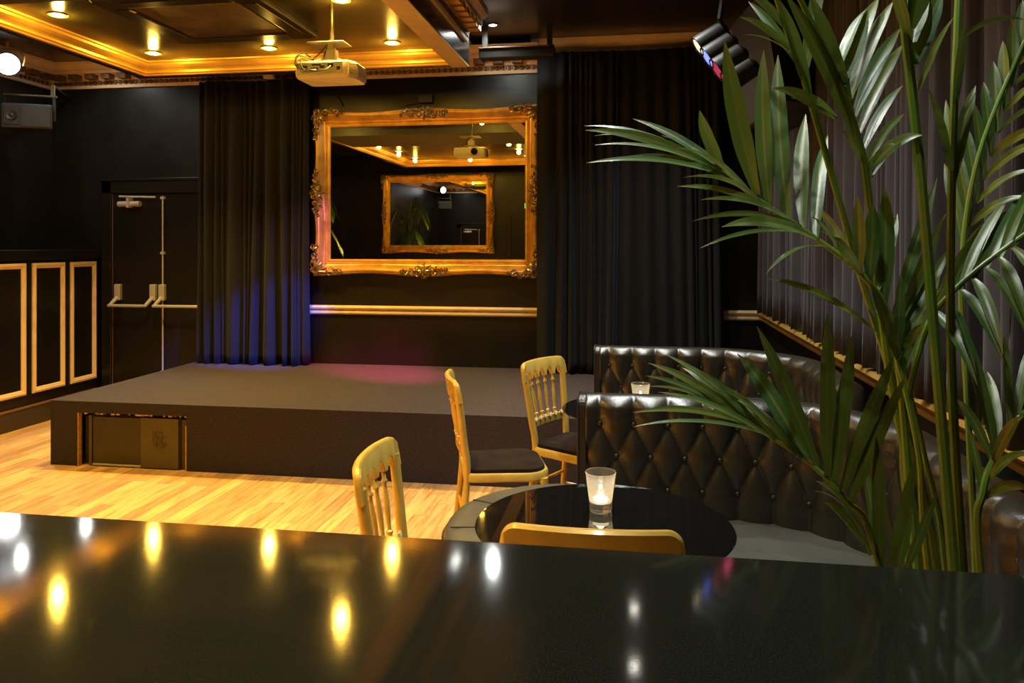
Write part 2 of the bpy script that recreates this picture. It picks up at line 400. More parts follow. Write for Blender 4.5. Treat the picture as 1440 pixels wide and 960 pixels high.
def cornices():
    prof = [(0.0, 2.98), (0.022, 2.98), (0.026, 3.006), (0.014, 3.010), (0.014, 3.045), (0.035, 3.05), (0.035, 3.095), (0.13, 3.098), (0.135, 3.128),
            (0.128, 3.132), (0.15, 3.15), (0.172, 3.175), (0.178, 3.199), (0.0, 3.199)]
    # back wall, full width up to the right curtain
    t = thing('trim_1', 'cream moulded cornice with brown blocks above the mirror', 'cornice', kind='structure')
    xa, xb = XL, -0.80
    MB().loft([[(xa + p, YB - p, z) for p, z in prof], [(xb, YB - p, z) for p, z in prof]]).build('moulding', 'cornice_cream', t)
    mod = MB().box(-0.042, 0.042, -0.082, 0, 0, 0.046).mesh('modillion', 'cornice_brown')
    x = xa + 0.14
    while x < xb - 0.05:
        link_copy(mod, 'modillion', t, (x, YB - 0.036, 3.051)); x += 0.168
    d = MB(); x = xa + 0.05
    while x < xb - 0.02:
        d.box(x, x + 0.022, YB - 0.034, YB - 0.013, 3.012, 3.043); d.box(x + 0.030, x + 0.040, YB - 0.028, YB - 0.013, 3.020, 3.036); x += 0.052
    o = d.build('dentil_band', 'cornice_brown', t); o['kind'] = 'stuff'
    # left wall
    t = thing('trim_2', 'cream moulded cornice running above the side bar', 'cornice', kind='structure')
    MB().loft([[(XL + p, YB - p, z) for p, z in prof], [(XL + p, 1.0, z) for p, z in prof]]).build('moulding', 'cornice_cream', t)
    mod2 = MB().box(0, 0.082, -0.042, 0.042, 0, 0.046).mesh('modillion', 'cornice_brown')
    y = YB - 0.16
    while y > 4.6:
        link_copy(mod2, 'modillion', t, (XL + 0.036, y, 3.051)); y -= 0.168
    d = MB(); y = YB - 0.08
    while y > 4.6:
        d.box(XL + 0.013, XL + 0.034, y - 0.022, y, 3.012, 3.043); y -= 0.052
    o = d.build('dentil_band', 'cornice_brown', t); o['kind'] = 'stuff'
    # right section of the back wall: plainer cornice, a little higher
    t = thing('trim_3', 'plain cream cornice above the right black curtain', 'cornice', kind='structure')
    pr = [(0, 3.10), (0.05, 3.10), (0.06, 3.125), (0.045, 3.13), (0.05, 3.15), (0.09, 3.165), (0.13, 3.19), (0.14, 3.238), (0, 3.238)]
    MB().loft([[(-0.86, YB - p, z) for p, z in pr], [(XR, YB - p, z) for p, z in pr]]).build('moulding', 'cornice_cream', t)
    # cornice on the outer side of the beam, stopping short of the stage
    t = thing('trim_4', 'cream and gold cornice along the top of the ceiling beam', 'cornice', kind='structure')
    y1 = 5.62; dz = 0.04
    MB().loft([[(CX1 + p, 1.0, z + dz) for p, z in prof], [(CX1 + p, y1, z + dz) for p, z in prof]]).build('moulding', 'cornice_cream', t)
    y = y1 - 0.06
    mod3 = MB().box(0, 0.088, -0.042, 0.042, 0, 0.046).mesh('modillion', 'gold_trim')
    while y > 3.8:
        link_copy(mod3, 'modillion', t, (CX1 + 0.036, y, 3.051 + dz)); y -= 0.13
    d = MB(); y = y1 - 0.02
    while y > 3.8:
        d.box(CX1 + 0.013, CX1 + 0.034, y - 0.022, y, 3.012 + dz, 3.043 + dz); y -= 0.046
    o = d.build('dentil_band', 'cornice_brown', t); o['kind'] = 'stuff'
    # dado rails
    pr = [(0, 0), (0.02, 0), (0.028, 0.012), (0.028, 0.030), (0.010, 0.034), (0.010, 0.044), (0.034, 0.048), (0.040, 0.062), (0.034, 0.078), (0, 0.08)]
    z0 = 0.885
    t = MB().loft([[(-3.7, YB - p, z0 + z) for p, z in pr], [(XR, YB - p, z0 + z) for p, z in pr]]).build('trim_5', 'cornice_cream')
    tag(t, 'gold dado rail of two beads below the mirror', 'dado rail', kind='structure')
    t = MB().loft([[(XR - p * 1.9, 1.0, z0 + z) for p, z in pr], [(XR - p * 1.9, YB - 0.045, z0 + z) for p, z in pr]]).build('trim_6', 'gold_trim')
    tag(t, 'gold dado rail under the grey wall curtain', 'dado rail', kind='structure')
    # black housing between the beam and the plain cornice
    b = thing('screen_housing', 'black roller screen housing hung beside the ceiling beam', 'screen housing')
    MB().box(-1.22, -0.62, 5.98, 6.10, 2.985, 3.075).build('case', 'plastic_black', b, bevel=0.006)
    MB().box(-1.22, -0.66, 5.972, 5.98, 3.062, 3.070).build('lit_edge_strip', 'door_edge', b)  # light along the case's top edge, put into a paler strip's colour
    for x in (-1.18, -0.66): MB().box(x - 0.02, x + 0.02, 6.02, 6.06, 3.075, ZOUT_R).build('hanger', 'plastic_black', b)


cornices()


def floor():
    f = MB().box(XL, XR, YF, YB, -0.06, -0.004).build('floor', 'oak'); tag(f, 'pale oak strip floor between the bar and stage', 'floor', kind='structure')
    rnd = random.Random(3)
    cache = {}
    x = -5.0; wd = 0.088; cnt = 0
    while x < -0.1:
        y1 = 4.70 if x > -3.97 else 6.30
        ylo = 3.75 if x > -3.97 else 3.75
        y = y1
        y -= rnd.uniform(0.0, 0.3)
        first = True; top = y1
        while top > ylo and cnt < 300:
            ln = rnd.choice((0.36, 0.5, 0.64, 0.78, 0.92))
            bot = (y if first else top - ln)
            if first and y1 - bot < 0.05: bot = top - ln
            L = round(top - bot, 3)
            if L not in cache:
                cache[L] = MB().box(0.0008, wd - 0.0008, 0.0008, L - 0.0008, -0.012, 0).mesh('plank', 'oak')
            link_copy(cache[L], 'plank', f, (x, bot, rnd.uniform(-0.0006, 0.0)))
            cnt += 1; top = bot; first = False
        x += wd
    return cnt


NPL = floor()


# ------------------------------------------------------------------ stage with the built-in bass cabinet
SX0, SX1, SY0, SH = -3.95, 1.03, 4.70, 0.44


def stage():
    t = thing('stage', 'low stage covered in dark grey carpet', 'stage', (SX0, SY0, 0))
    def b(name, x0, x1, y0, y1, z0, z1, m='carpet', bev=0.006):
        return MB().box(x0 - SX0, x1 - SX0, y0 - SY0, y1 - SY0, z0, z1).build(name, m, t, bevel=bev)
    b('deck', SX0, SX1, SY0, YB, 0.362, SH, bev=0)
    b('front_panel', SX0, -3.742, SY0, SY0 + 0.05, 0, 0.362, bev=0)
    b('front_panel', -2.94, SX1, SY0, SY0 + 0.05, 0, 0.362, bev=0)
    b('side_panel', SX0, SX0 + 0.05, SY0 + 0.05, YB, 0, 0.362, bev=0)
    # torn carpet edges around the opening: pale raw strips
    b('raw_edge', -3.743, -3.736, SY0 - 0.002, SY0 + 0.03, 0.0, 0.362, 'raw_edge', 0)
    b('raw_edge', -2.946, -2.939, SY0 - 0.002, SY0 + 0.03, 0.0, 0.30, 'raw_edge', 0)
    r = random.Random(4); e = MB()
    for k in range(22):
        x = -3.73 + r.random() * 0.78
        e.box(x - SX0, x + r.uniform(0.006, 0.03) - SX0, -0.002, 0.01, 0.354 + r.uniform(0, 0.004), 0.364)
    o = e.build('frayed_edge', 'raw_edge', t); o['kind'] = 'stuff'
    s = thing('bass_cabinet', 'olive brown bass cabinet with embossed emblem set into the stage front', 'speaker', (-3.34, SY0 + 0.02, 0))
    def q(name, x0, x1, y0, y1, z0, z1, m, par=s, bev=0.003):
        return MB().box(x0 + 3.34, x1 + 3.34, y0, y1, z0, z1).build(name, m, par, bevel=bev)
    q('body', -3.675, -3.005, 0.02, 0.6, 0.004, 0.345, 'sub_dark')
    q('side_rail', -3.675, -3.655, 0.0, 0.02, 0.004, 0.345, 'sub_olive')
    q('grille_panel', -3.648, -3.290, 0.006, 0.02, 0.02, 0.335, 'sub_dark')
    lp = q('logo_panel', -3.285, -3.01, -0.004, 0.02, 0.004, 0.34, 'sub_olive')
    q('bottom_edge', -3.65, -3.29, 0.0, 0.02, 0.004, 0.016, 'hardware')
    q('side_rail', -2.995, -2.955, 0.012, 0.1, 0.004, 0.335, 'sub_dark')
    q('cable_slot', -3.725, -3.685, 0.03, 0.2, 0.02, 0.33, 'plastic_black')
    segs = [((320, 410), (320, 525)), ((385, 420), (400, 520)), ((400, 430), (550, 410)), ((470, 520), (560, 425)), ((590, 425), (590, 540)), ((300, 545), (400, 545)),
            ((400, 565), (500, 565)), ((500, 550), (725, 550)), ((320, 580), (320, 685)), ((430, 580), (430, 690)), ((320, 680), (430, 680)), ((570, 580), (570, 690)),
            ((605, 580), (605, 690)), ((480, 580), (520, 690)), ((560, 715), (725, 705)), ((310, 735), (440, 735)), ((420, 740), (430, 815)), ((470, 740), (470, 815)), ((580, 730), (580, 835)),
            ((640, 840), (740, 760)), ((330, 775), (420, 835)), ((420, 835), (640, 850)), ((640, 720), (640, 800))]
    e = MB()
    for (ax, az), (bx, bz) in segs:
        k = 0.1125 / 470
        a = Vector(((ax - 520) * k + 0.196, -0.005, 0.20 - (az - 630) * k)); b_ = Vector(((bx - 520) * k + 0.196, -0.005, 0.20 - (bz - 630) * k))
        e.tube([a, b_], 0.0026, 5)
    e.build('emblem', 'sub_dark', lp)


stage()


# ------------------------------------------------------------------ curtains
def curtain(name, label, a, b, z0, z1, folds, amp, m, seed, nrm, flare=0.0, group=None, hem=True, nz=26):
    """pleated cloth from a to b (plan points); nrm = plan direction the pleats swell towards"""
    rnd = random.Random(seed)
    ws = [rnd.uniform(0.35, 1.0) if rnd.random() < 0.6 else rnd.uniform(1.2, 2.4) for _ in range(folds)]; tot = sum(ws); am = [rnd.uniform(0.25, 1.2) for _ in range(folds + 1)]
    drift = [rnd.uniform(-1, 1) for _ in range(folds + 1)]
    a = Vector(a); b = Vector(b); d = b - a; n = Vector(nrm)
    per = 10; cols = []
    pos = 0
    for i in range(folds):
        for k in range(per):
            u = k / per
            cols.append(((pos + u * ws[i]) / tot, i, u))
        pos += ws[i]
    cols.append((1.0, folds - 1, 1.0))
    vs = []; fs = []; nc = len(cols)
    for j in range(nz + 1):
        v = j / nz; z = z0 + (z1 - z0) * v; low = 1 - v
        for (s, i, u) in cols:
            ai = am[i] * (1 - u) + am[i + 1] * u
            q = 0.5 - 0.5 * cos(2 * pi * u)
            depth = amp * ai * q * (0.45 + 0.75 * low ** 0.7) + amp * 0.25 * sin(9 * s + 3 * low * drift[i])
            sh = (drift[i] * (1 - u) + drift[i + 1] * u) * 0.035 * low ** 1.3
            s2 = 0.5 + (s - 0.5) * (1 + flare * low)
            if j == 0 and hem: z = z0 + 0.012 * rnd.random()
            p = a + d * s2 + n * (depth + 0.01)
            p = p + d.normalized() * sh
            vs.append((p.x, p.y, z))
    for j in range(nz):
        for k in range(nc - 1):
            q = j * nc + k; fs.append((q, q + 1, q + nc + 1, q + nc))
    o = MB().add(vs, fs).build(name, m, None, smooth='all')
    so = o.modifiers.new('thickness', 'SOLIDIFY'); so.thickness = 0.006; so.offset = -1
    tag(o, label, 'curtain', group)
    return o


curtain('curtain', 'black velvet stage curtain washed with blue light, between fire door and mirror', (-3.90, YB - 0.09), (-2.845, YB - 0.09), SH + 0.004, 2.975, 14, 0.095, 'velvet', 11, (0, -1), 0.0)
curtain('curtain', 'black velvet stage curtain hanging behind the far booth', (-0.80, YB - 0.16), (0.70, YB - 0.16), SH + 0.004, 3.10, 19, 0.085, 'velvet', 23, (0, -1), 0.03)
# grey drapes on the right wall, each a separate drop ending on the rail
for ya, yb, sd, lab in ((6.30, 5.30, 31, 'grey pleated wall curtain above the gold rail, beside the stage'), (5.27, 4.20, 35, 'grey pleated wall curtain behind the big hanging speaker'), (4.17, 3.20, 37, 'grey pleated wall curtain above the far leather booth'),
                        (3.17, 2.20, 39, 'grey pleated wall curtain above the near leather booth'), (2.17, 1.20, 41, 'grey pleated wall curtain hanging right behind the potted palm')):
    curtain('wall_curtain', lab, (XR - 0.02, ya), (XR - 0.02, yb), 0.972, 3.22, 13, 0.06, 'velvet_grey', sd, (-1, 0), 0.0, 'grey curtains along the right wall', True, 12)


# ------------------------------------------------------------------ gilt mirrors
def scroll(mb, cx, cz, r, turns, a0, hand, y, w):
    pts = []; rad = []; n = 14
    for i in range(n + 1):
        t = i / n; a = a0 + hand * turns * 2 * pi * t; rr = r * (1 - 0.82 * t)
        pts.append((cx + rr * cos(a), y - 0.014 * sin(pi * t), cz + rr * sin(a))); rad.append(w * (0.55 + 0.6 * t))
    mb.tube(pts, rad, 5)


def ornament(kind, seed):
    """cluster of gilt scrolls and leaves; local X along the frame, Z up, lying on the plane y = 0 and swelling to -y"""
    r = random.Random(seed); mb = MB()
    if kind == 'corner':
        for k in range(12):
            u = k / 11
            for dx, dz in ((0.02 + 0.19 * u, 0.015), (0.015, 0.02 + 0.19 * u)):
                s = 0.030 - 0.010 * u
                scroll(mb, dx + r.uniform(-.012, .012), dz + r.uniform(-.014, .03) * (1 - .4 * u), s, r.uniform(0.8, 1.4), r.uniform(0, 6.28), r.choice((-1, 1)), -0.01, 0.0062)
        for k in range(6):
            a = pi / 4 + (k - 2.5) * 0.36
            p0 = Vector((0.03, -0.015, 0.03)); p2 = p0 + Vector((cos(a), 0, sin(a))) * 0.085; p1 = (p0 + p2) / 2 + Vector((0, -0.03, 0))
            mb.tube(bez(p0, p1, p2, 6), [0.004, .010, .013, .013, .011, .008, .003], 6)
    else:
        for k in range(22):
            u = (k / 21) * 2 - 1
            s = 0.030 * (1 - 0.45 * abs(u))
            scroll(mb, u * 0.17 + r.uniform(-.01, .01), r.uniform(-.035, .035) * (1 - .5 * abs(u)), s, r.uniform(0.8, 1.4), r.uniform(0, 6.28), r.choice((-1, 1)), -0.01, 0.0062)
        for k in range(8):
            a = k / 8 * 2 * pi
            p0 = Vector((0, -0.02, 0)); p2 = Vector((cos(a) * 0.075, 0, sin(a) * 0.05)); p1 = (p0 + p2) / 2 + Vector((0, -0.03, 0))
            mb.tube(bez(p0, p1, p2, 6), [0.004, .009, .012, .012, .010, .007, .003], 6)
        mb.lathe([(0.002, 0), (0.016, 0.004), (0.02, 0.014), (0.014, 0.026), (0.002, 0.030)], (0, -0.012, 0), 12, Vector((0, -1, 0)))
    return mb


ORN = {}


def mirror(label, cx, cz, y, face, gw=1.76, gh=1.18, fw=0.15):
    """face = -1: looks towards -y (back wall); +1: looks towards +y"""
    t = thing('gilt_mirror', label, 'mirror', (cx, y, cz), 0 if face < 0 else pi)
    hw, hh = gw / 2, gh / 2
    g = MB().box(-hw, hw, -0.034, -0.012, -hh, hh).build('mirror_glass', 'mirror_glass', t)
    prof = [(-0.004, 0.036), (0.003, 0.044), (0.016, 0.046), (0.024, 0.040), (0.028, 0.044), (0.034, 0.050), (0.040, 0.046), (0.046, 0.048), (0.060, 0.058), (0.078, 0.076), (0.092, 0.094),
            (0.102, 0.100), (0.116, 0.098), (0.124, 0.088), (0.130, 0.090), (0.140, 0.082), (0.148, 0.060), (fw, 0.004), (-0.004, 0.004)]
    n = 28
    for sx in range(4):
        rings = []
        for i in range(n + 1):
            s = i / n; bow = 1 - 0.17 * (0.5 - 0.5 * cos(4 * pi * s))
            ring = []
            for d, h in prof:
                dd = d * bow if d > 0.05 else d
                # at corners bow = 1 so the four sides meet on the mitre
                if sx == 0: p = (-hw - d + s * (gw + 2 * d), -h, -hh - dd)
                elif sx == 1: p = (hw + dd, -h, -hh - d + s * (gh + 2 * d))
                elif sx == 2: p = (hw + d - s * (gw + 2 * d), -h, hh + dd)
                else: p = (-hw - dd, -h, hh + d - s * (gh + 2 * d))
                ring.append(p)
            rings.append(ring)
        MB().loft(rings).build('frame_rail', 'frame_gold', t, smooth=True)
    # beaded inner border: two tiny bead rows read as one strip
    if not ORN:
        for k in range(2): ORN['c%d' % k] = ornament('corner', 5 + k).mesh('corner_ornament', 'ornament_gold', True)
        for k in range(2): ORN['m%d' % k] = ornament('mid', 9 + k).mesh('centre_ornament', 'ornament_gold', True)
    for i, (sx, sz, ry) in enumerate(((-1, -1, 0), (1, -1, -pi / 2), (1, 1, pi), (-1, 1, pi / 2))):
        o = link_copy(ORN['c%d' % (i % 2)], 'corner_ornament', t, (sx * (hw + 0.135), -0.085, sz * (hh + 0.135))); o.rotation_euler = (0, ry, 0); o.scale = (1.2, 1.3, 1.2)
    for i, (x, z, ry) in enumerate(((0, -hh - 0.095, 0), (0, hh + 0.095, pi), (-hw - 0.095, 0, pi / 2), (hw + 0.095, 0, -pi / 2))):
        o = link_copy(ORN['m%d' % (i % 2)], 'centre_ornament', t, (x, -0.088, z)); o.rotation_euler = (0, ry, 0); o.scale = (1.15, 1.3, 1.35)
    return t


mirror('large gold scrollwork mirror hanging above the stage', -1.80, 1.965, YB - 0.001, -1)
mirror('gold scrollwork mirror on the opposite wall, seen in the stage mirror', -3.60, 2.09, YF + 0.001, 1, 1.84, 1.18)


# ------------------------------------------------------------------ doors and the panelled side bar
def doors():
    d = thing('door_1', 'black double fire door with push bars beside the stage', 'door', kind='structure')
    y = YB - 0.001
    MB().box(-4.93, -4.83, y - 0.05, y, 0, 2.10).build('door_frame', 'door_black', d, bevel=0.006)
    MB().box(-4.93, -3.70, y - 0.05, y, 1.985, 2.10).build('door_frame', 'door_black', d, bevel=0.006)
    MB().box(-4.95, -3.70, y - 0.062, y, 2.10, 2.125).build('door_head', 'door_black', d, bevel=0.004)
    l1 = MB().box(-4.825, -4.318, y - 0.03, y, 0.004, 1.98).build('door_leaf', 'door_black', d, bevel=0.003)
    l2 = MB().box(-4.312, -3.80, y - 0.03, y, 0.004, 1.98).build('door_leaf', 'door_black', d, bevel=0.003)
    MB().box(-4.83, -4.825, y - 0.031, y, 0.004, 1.98).build('hinge_strip', 'door_edge', d)
    MB().tube([(-4.305, y - 0.045, 0.03), (-4.305, y - 0.045, 1.955)], 0.008, 10).build('vertical_rod', 'hardware', l2, smooth=True)
    for z in (0.33, 1.43, 1.94): MB().box(-4.325, -4.285, y - 0.055, y - 0.03, z - 0.012, z + 0.012).build('rod_guide', 'hardware', l2)
    for leaf, xs in ((l1, (-4.755, -4.395)), (l2, (-4.305, -3.87))):
        for x in xs:
            MB().box(x - 0.03, x + 0.03, y - 0.075, y - 0.03, 0.99, 1.14).build('push_bar_box', 'hardware', leaf, bevel=0.008)
            MB().tube([(x, y - 0.06, 1.02), (x - 0.025, y - 0.11, 0.965), (x - 0.035, y - 0.13, 0.94)], [0.02, 0.018, 0.014], 8).build('lever_arm', 'hardware', leaf, smooth=True)
        MB().tube([(xs[0] - 0.045, y - 0.13, 0.945), (xs[1] - 0.03, y - 0.13, 0.945)], 0.014, 12).build('push_bar', 'hardware', leaf, smooth=True)
    MB().tube([(-4.74, y - 0.065, 1.885), (-4.52, y - 0.065, 1.885)], 0.026, 14).build('door_closer', 'hardware', l1, smooth=True)
    MB().box(-4.64, -4.615, y - 0.1, y - 0.03, 1.85, 1.94).build('closer_bracket', 'hardware', l1)
    MB().tube([(-4.73, y - 0.07, 1.955), (-4.36, y - 0.07, 1.945)], 0.009, 8).build('closer_arm', 'hardware', l1, smooth=True)
    # door seen only in the mirror
    d = thing('door_2', 'dark panelled door seen inside the stage mirror', 'door', kind='structure')
    y = YF + 0.001
    MB().box(-2.22, -1.42, y, y + 0.03, 0.004, 1.95).build('door_leaf', 'door_black', d)
    for a, b, z0, z1 in ((-2.30, -2.22, 0, 2.03), (-1.42, -1.34, 0, 2.03), (-2.22, -1.42, 1.95, 2.03)):
        MB().box(a, b, y, y + 0.05, z0, z1).build('door_frame', 'ceiling_black', d, bevel=0.006)


doors()


def side_bar():
    x = -4.98
    t = thing('side_bar', 'tall black bar with gold framed panels against the side wall', 'bar counter', (x, 5.0, 0))
    def b(name, x0, x1, y0, y1, z0, z1, m, bev=0.0, par=t):
        return MB().box(x0 - x, x1 - x, y0 - 5.0, y1 - 5.0, z0, z1).build(name, m, par, bevel=bev)
    b('body', x - 0.10, x, 3.3, 6.50, 0.0, 1.38, 'bar_black')
    b('bar_top', x - 0.42, x + 0.035, 3.3, 6.50, 1.38, 1.462, 'bar_black', 0.006)
    b('skirting', x, x + 0.022, 3.3, 6.48, 0.0, 0.155, 'skirt', 0.004)
    b('skirting_bead', x, x + 0.03, 3.3, 6.48, 0.155, 0.172, 'door_edge', 0.004)
    for y0, y1 in ((6.155, 6.485), (5.715, 6.085), (5.265, 5.645), (4.815, 5.195), (4.365, 4.745), (3.915, 4.295)):
        f = MB(); pr = [(0, 0), (0.012, 0.0), (0.020, 0.010), (0.022, 0.022), (0.014, 0.030), (0.014, 0.036), (0.006, 0.046), (0, 0.046)]
        z0, z1 = 0.262, 1.352
        c = [(y0, z0), (y1, z0), (y1, z1), (y0, z1), (y0, z0)]; inn = [(1, 1), (-1, 1), (-1, -1), (1, -1), (1, 1)]
        rings = [[(p, c[i][0] - 5.0 + inn[i][0] * q, c[i][1] + inn[i][1] * q) for p, q in pr] for i in range(5)]
        f.loft(rings, cap=False)
        f.build('panel_frame', 'cornice_cream', t)


side_bar()


# ------------------------------------------------------------------ booths
def pathfun(segs):
    """segs: list of ('L', a, b) or ('A', c, r, ang0, ang1); returns total length and f(s) -> (point, direction)"""
    L = []
    for s in segs:
        L.append((Vector(s[2]) - Vector(s[1])).length if s[0] == 'L' else abs(s[4] - s[3]) * s[2])
    def f(d):
        for s, l in zip(segs, L):
            if d <= l + 1e-9 or s is segs[-1]:
                u = d / l
                if s[0] == 'L':
                    a, b = Vector(s[1]), Vector(s[2]); return a + (b - a) * u, (b - a).normalized()
                ang = s[3] + (s[4] - s[3]) * u; sg = 1 if s[4] > s[3] else -1
                return Vector((s[1][0] + s[2] * cos(ang), s[1][1] + s[2] * sin(ang))), Vector((-sin(ang), cos(ang))) * sg
            d -= l
    return sum(L), f


def rounded_outline(pts, rads, seg=8):
    """plan polygon (counter-clockwise) with rounded corners"""
    out = []; n = len(pts)
    for i in range(n):
        p = Vector(pts[i]); a = Vector(pts[i - 1]); b = Vector(pts[(i + 1) % n]); r = rads[i]
        if r <= 0: out.append((p.x, p.y)); continue
        d1 = (a - p).normalized(); d2 = (b - p).normalized(); ang = d1.angle(d2); t = r / math.tan(ang / 2)
        p1 = p + d1 * t; p2 = p + d2 * t; c = p + (d1 + d2).normalized() * (r / sin(ang / 2))
        a0 = atan2(p1.y - c.y, p1.x - c.x); a1 = atan2(p2.y - c.y, p2.x - c.x)
        while a1 - a0 > pi: a1 -= 2 * pi
        while a1 - a0 < -pi: a1 += 2 * pi
        for k in range(seg + 1):
            q = a0 + (a1 - a0) * k / seg; out.append((c.x + r * cos(q), c.y + r * sin(q)))
    return out


def inset(poly, d):
    n = len(poly); out = []
    for i in range(n):
        a = Vector(poly[i - 1]); p = Vector(poly[i]); b = Vector(poly[(i + 1) % n])
        e1 = (p - a); e2 = (b - p)
        if e1.length < 1e-7: e1 = e2
        if e2.length < 1e-7: e2 = e1
        n1 = Vector((-e1.y, e1.x)).normalized(); n2 = Vector((-e2.y, e2.x)).normalized(); m = (n1 + n2)
        m = m / max(0.3, m.length_squared / 2) if m.length > 1e-6 else n1
        out.append((p.x + m.x * d, p.y + m.y * d))
    return out


BTN = MB().lathe([(0.0015, 0.007), (0.006, 0.0062), (0.0095, 0.003), (0.0105, -0.002), (0.004, -0.006)], (0, 0, 0), 12).mesh('button', 'leather', True)


def booth(label, segs, outline, rads, seam_xs):
    t = thing('leather_booth', label, 'booth')
    Z0, ZT = 0.415, 0.905; thick = 0.105
    total, f = pathfun(segs)
    p, q = 0.132, 0.252                 # button spacing along, twice the row spacing
    zb = (0.545, 0.671, 0.797)          # rows of buttons
    s0 = 0.055
    def disp(s, z):
        a = (s - s0) / p + (z - zb[2]) / q; b = (s - s0) / p - (z - zb[2]) / q
        if z > zb[2]:
            e = abs(sin(pi * (s - s0) / p)) ** 0.55; bl = min(1, (z - zb[2]) / 0.03)
            d = abs(sin(pi * a) * sin(pi * b)) ** 0.42
            return 0.030 * (d * (1 - bl) + e * bl * (1 - 0.25 * min(1, (z - zb[2]) / 0.1)) + 0.15 * bl)
        if z < zb[0]:
            # below the last row straight pleats run down to the seat
            e = abs(sin(pi * (s - s0) / p)) ** 0.55; bl = min(1, (zb[0] - z) / 0.03)
            d = abs(sin(pi * a) * sin(pi * b)) ** 0.42
            return 0.030 * (d * (1 - bl) + e * bl * 0.85)
        return 0.030 * abs(sin(pi * a) * sin(pi * b)) ** 0.42
    sec = [(0, Z0 + i * (ZT - 0.045 - Z0) / 56, 1.0) for i in range(57)]          # tufted front
    for k in range(1, 9):
        a = k / 8 * pi / 2; sec.append((0.05 * (1 - cos(a)) - 0.0, ZT - 0.045 + 0.045 * sin(a), 1.0 - 0.75 * k / 8))
    for k in range(1, 7):
        a = k / 6 * pi / 2; sec.append((thick - 0.04 + 0.04 * sin(a), ZT - 0.04 * (1 - cos(a)), 0.15 if k < 4 else 0))
    sec += [(thick, 0.7, 0), (thick, Z0, 0)]
    ns = int(total / 0.0075); rings = []
    for i in range(ns + 1):
        s = total * i / ns; c, d = f(s); fr = Vector((d.y, -d.x))       # towards the seat
        ring = []
        for off, z, w_ in sec:
            o = off - (disp(s, min(z, ZT - 0.03)) * w_)
            ring.append((c.x - fr.x * o, c.y - fr.y * o, z))
        rings.append(ring)
    bk = MB().loft(rings).build('backrest', 'leather', t, smooth='all')
    for r, z in enumerate(zb):
        k = 0
        while True:
            s = s0 + (k + (0.5 if r == 1 else 0)) * p
            if s > total - 0.03: break
            c, d = f(s); fr = Vector((d.y, -d.x))
            o = link_copy(BTN, 'button', bk, (c.x + fr.x * 0.008, c.y + fr.y * 0.008, z))
            o.rotation_euler = Vector((fr.x, fr.y, 0)).to_track_quat('Z', 'Y').to_euler(); k += 1
    # end panel with piping
    c, d = f(0); fr = Vector((d.y, -d.x)); mb = MB()
    prof = [(-0.022, Z0), (-0.022, ZT - 0.05)] + [(-0.022 + 0.045 * (1 - cos(a)), ZT - 0.05 + 0.05 * sin(a)) for a in [pi / 2 * k / 6 for k in range(1, 7)]]
    prof += [(thick - 0.03 + 0.033 * sin(a), ZT - 0.033 * (1 - cos(a))) for a in [pi / 2 * k / 6 for k in range(0, 7)]] + [(thick + 0.003, Z0)]
    r0 = [(c.x - fr.x * o - d.x * 0.030, c.y - fr.y * o - d.y * 0.030, z) for o, z in prof]
    r1 = [(c.x - fr.x * o + d.x * 0.002, c.y - fr.y * o + d.y * 0.002, z) for o, z in prof]
    ep = mb.loft([r0, r1]).build('end_panel', 'leather', t, bevel=0.004)
    MB().tube([Vector(v) for v in r0], 0.0045, 6).build('piping', 'piping', ep, smooth=True)
    # seat: upholstered top with rolled edge, on a recessed plinth
    ol = rounded_outline(outline, rads, 14)
    rings = []
    for ins, z in ((0.02, 0.10), (0.004, 0.11), (0.0, 0.13), (0.0, 0.385), (0.003, 0.405), (0.010, 0.420), (0.022, 0.432), (0.040, 0.440), (0.065, 0.445)):
        rings.append([(x, y, z) for x, y in inset(ol, ins)])
    st = MB().loft(rings).build('seat_cushion', 'leather_seat', t, smooth=True)
    MB().tube([Vector((x, y, 0.392)) for x, y in inset(ol, -0.002)] + [Vector((*inset(ol, -0.002)[0], 0.392))], 0.005, 6).build('piping', 'piping', st, smooth=True)
    MB().prism(inset(ol, 0.05), 0.0, 0.11).build('plinth', 'plastic_black', t)
    for (xa, ya, xb, yb) in seam_xs:
        MB().tube([Vector((xa, ya, 0.4462)), Vector((xb, yb, 0.4462))], 0.0028, 6).build('seam', 'piping', st, smooth=True)
    return t


booth('tufted black leather booth around the round table in front', [('L', (-0.19, 3.06), (0.37, 3.06)), ('A', (0.37, 2.58), 0.48, pi / 2, 0.0), ('L', (0.85, 2.58), (0.85, 1.645))],
      [(-0.73, 2.46), (0.36, 2.46), (0.36, 1.63), (0.965, 1.63), (0.965, 3.46), (-0.73, 3.46)], [0.49, 0.12, 0.09, 0.09, 0.09, 0.49],
      [(-0.66, 3.12, -0.32, 2.99), (-0.30, 3.40, -0.26, 3.18), (-0.68, 2.80, -0.36, 2.86)])
booth('tufted black leather booth backing onto the stage', [('L', (-0.20, 4.55), (0.38, 4.55)), ('A', (0.38, 4.05), 0.50, pi / 2, 0.0), ('L', (0.88, 4.05), (0.88, 3.52))],
      [(-0.27, 4.12), (0.40, 4.12), (0.40, 3.50), (0.985, 3.50), (0.985, 4.67), (-0.27, 4.67)], [0.27, 0.10, 0.09, 0.09, 0.09, 0.27],
      [(-0.20, 4.34, -0.12, 4.36)])


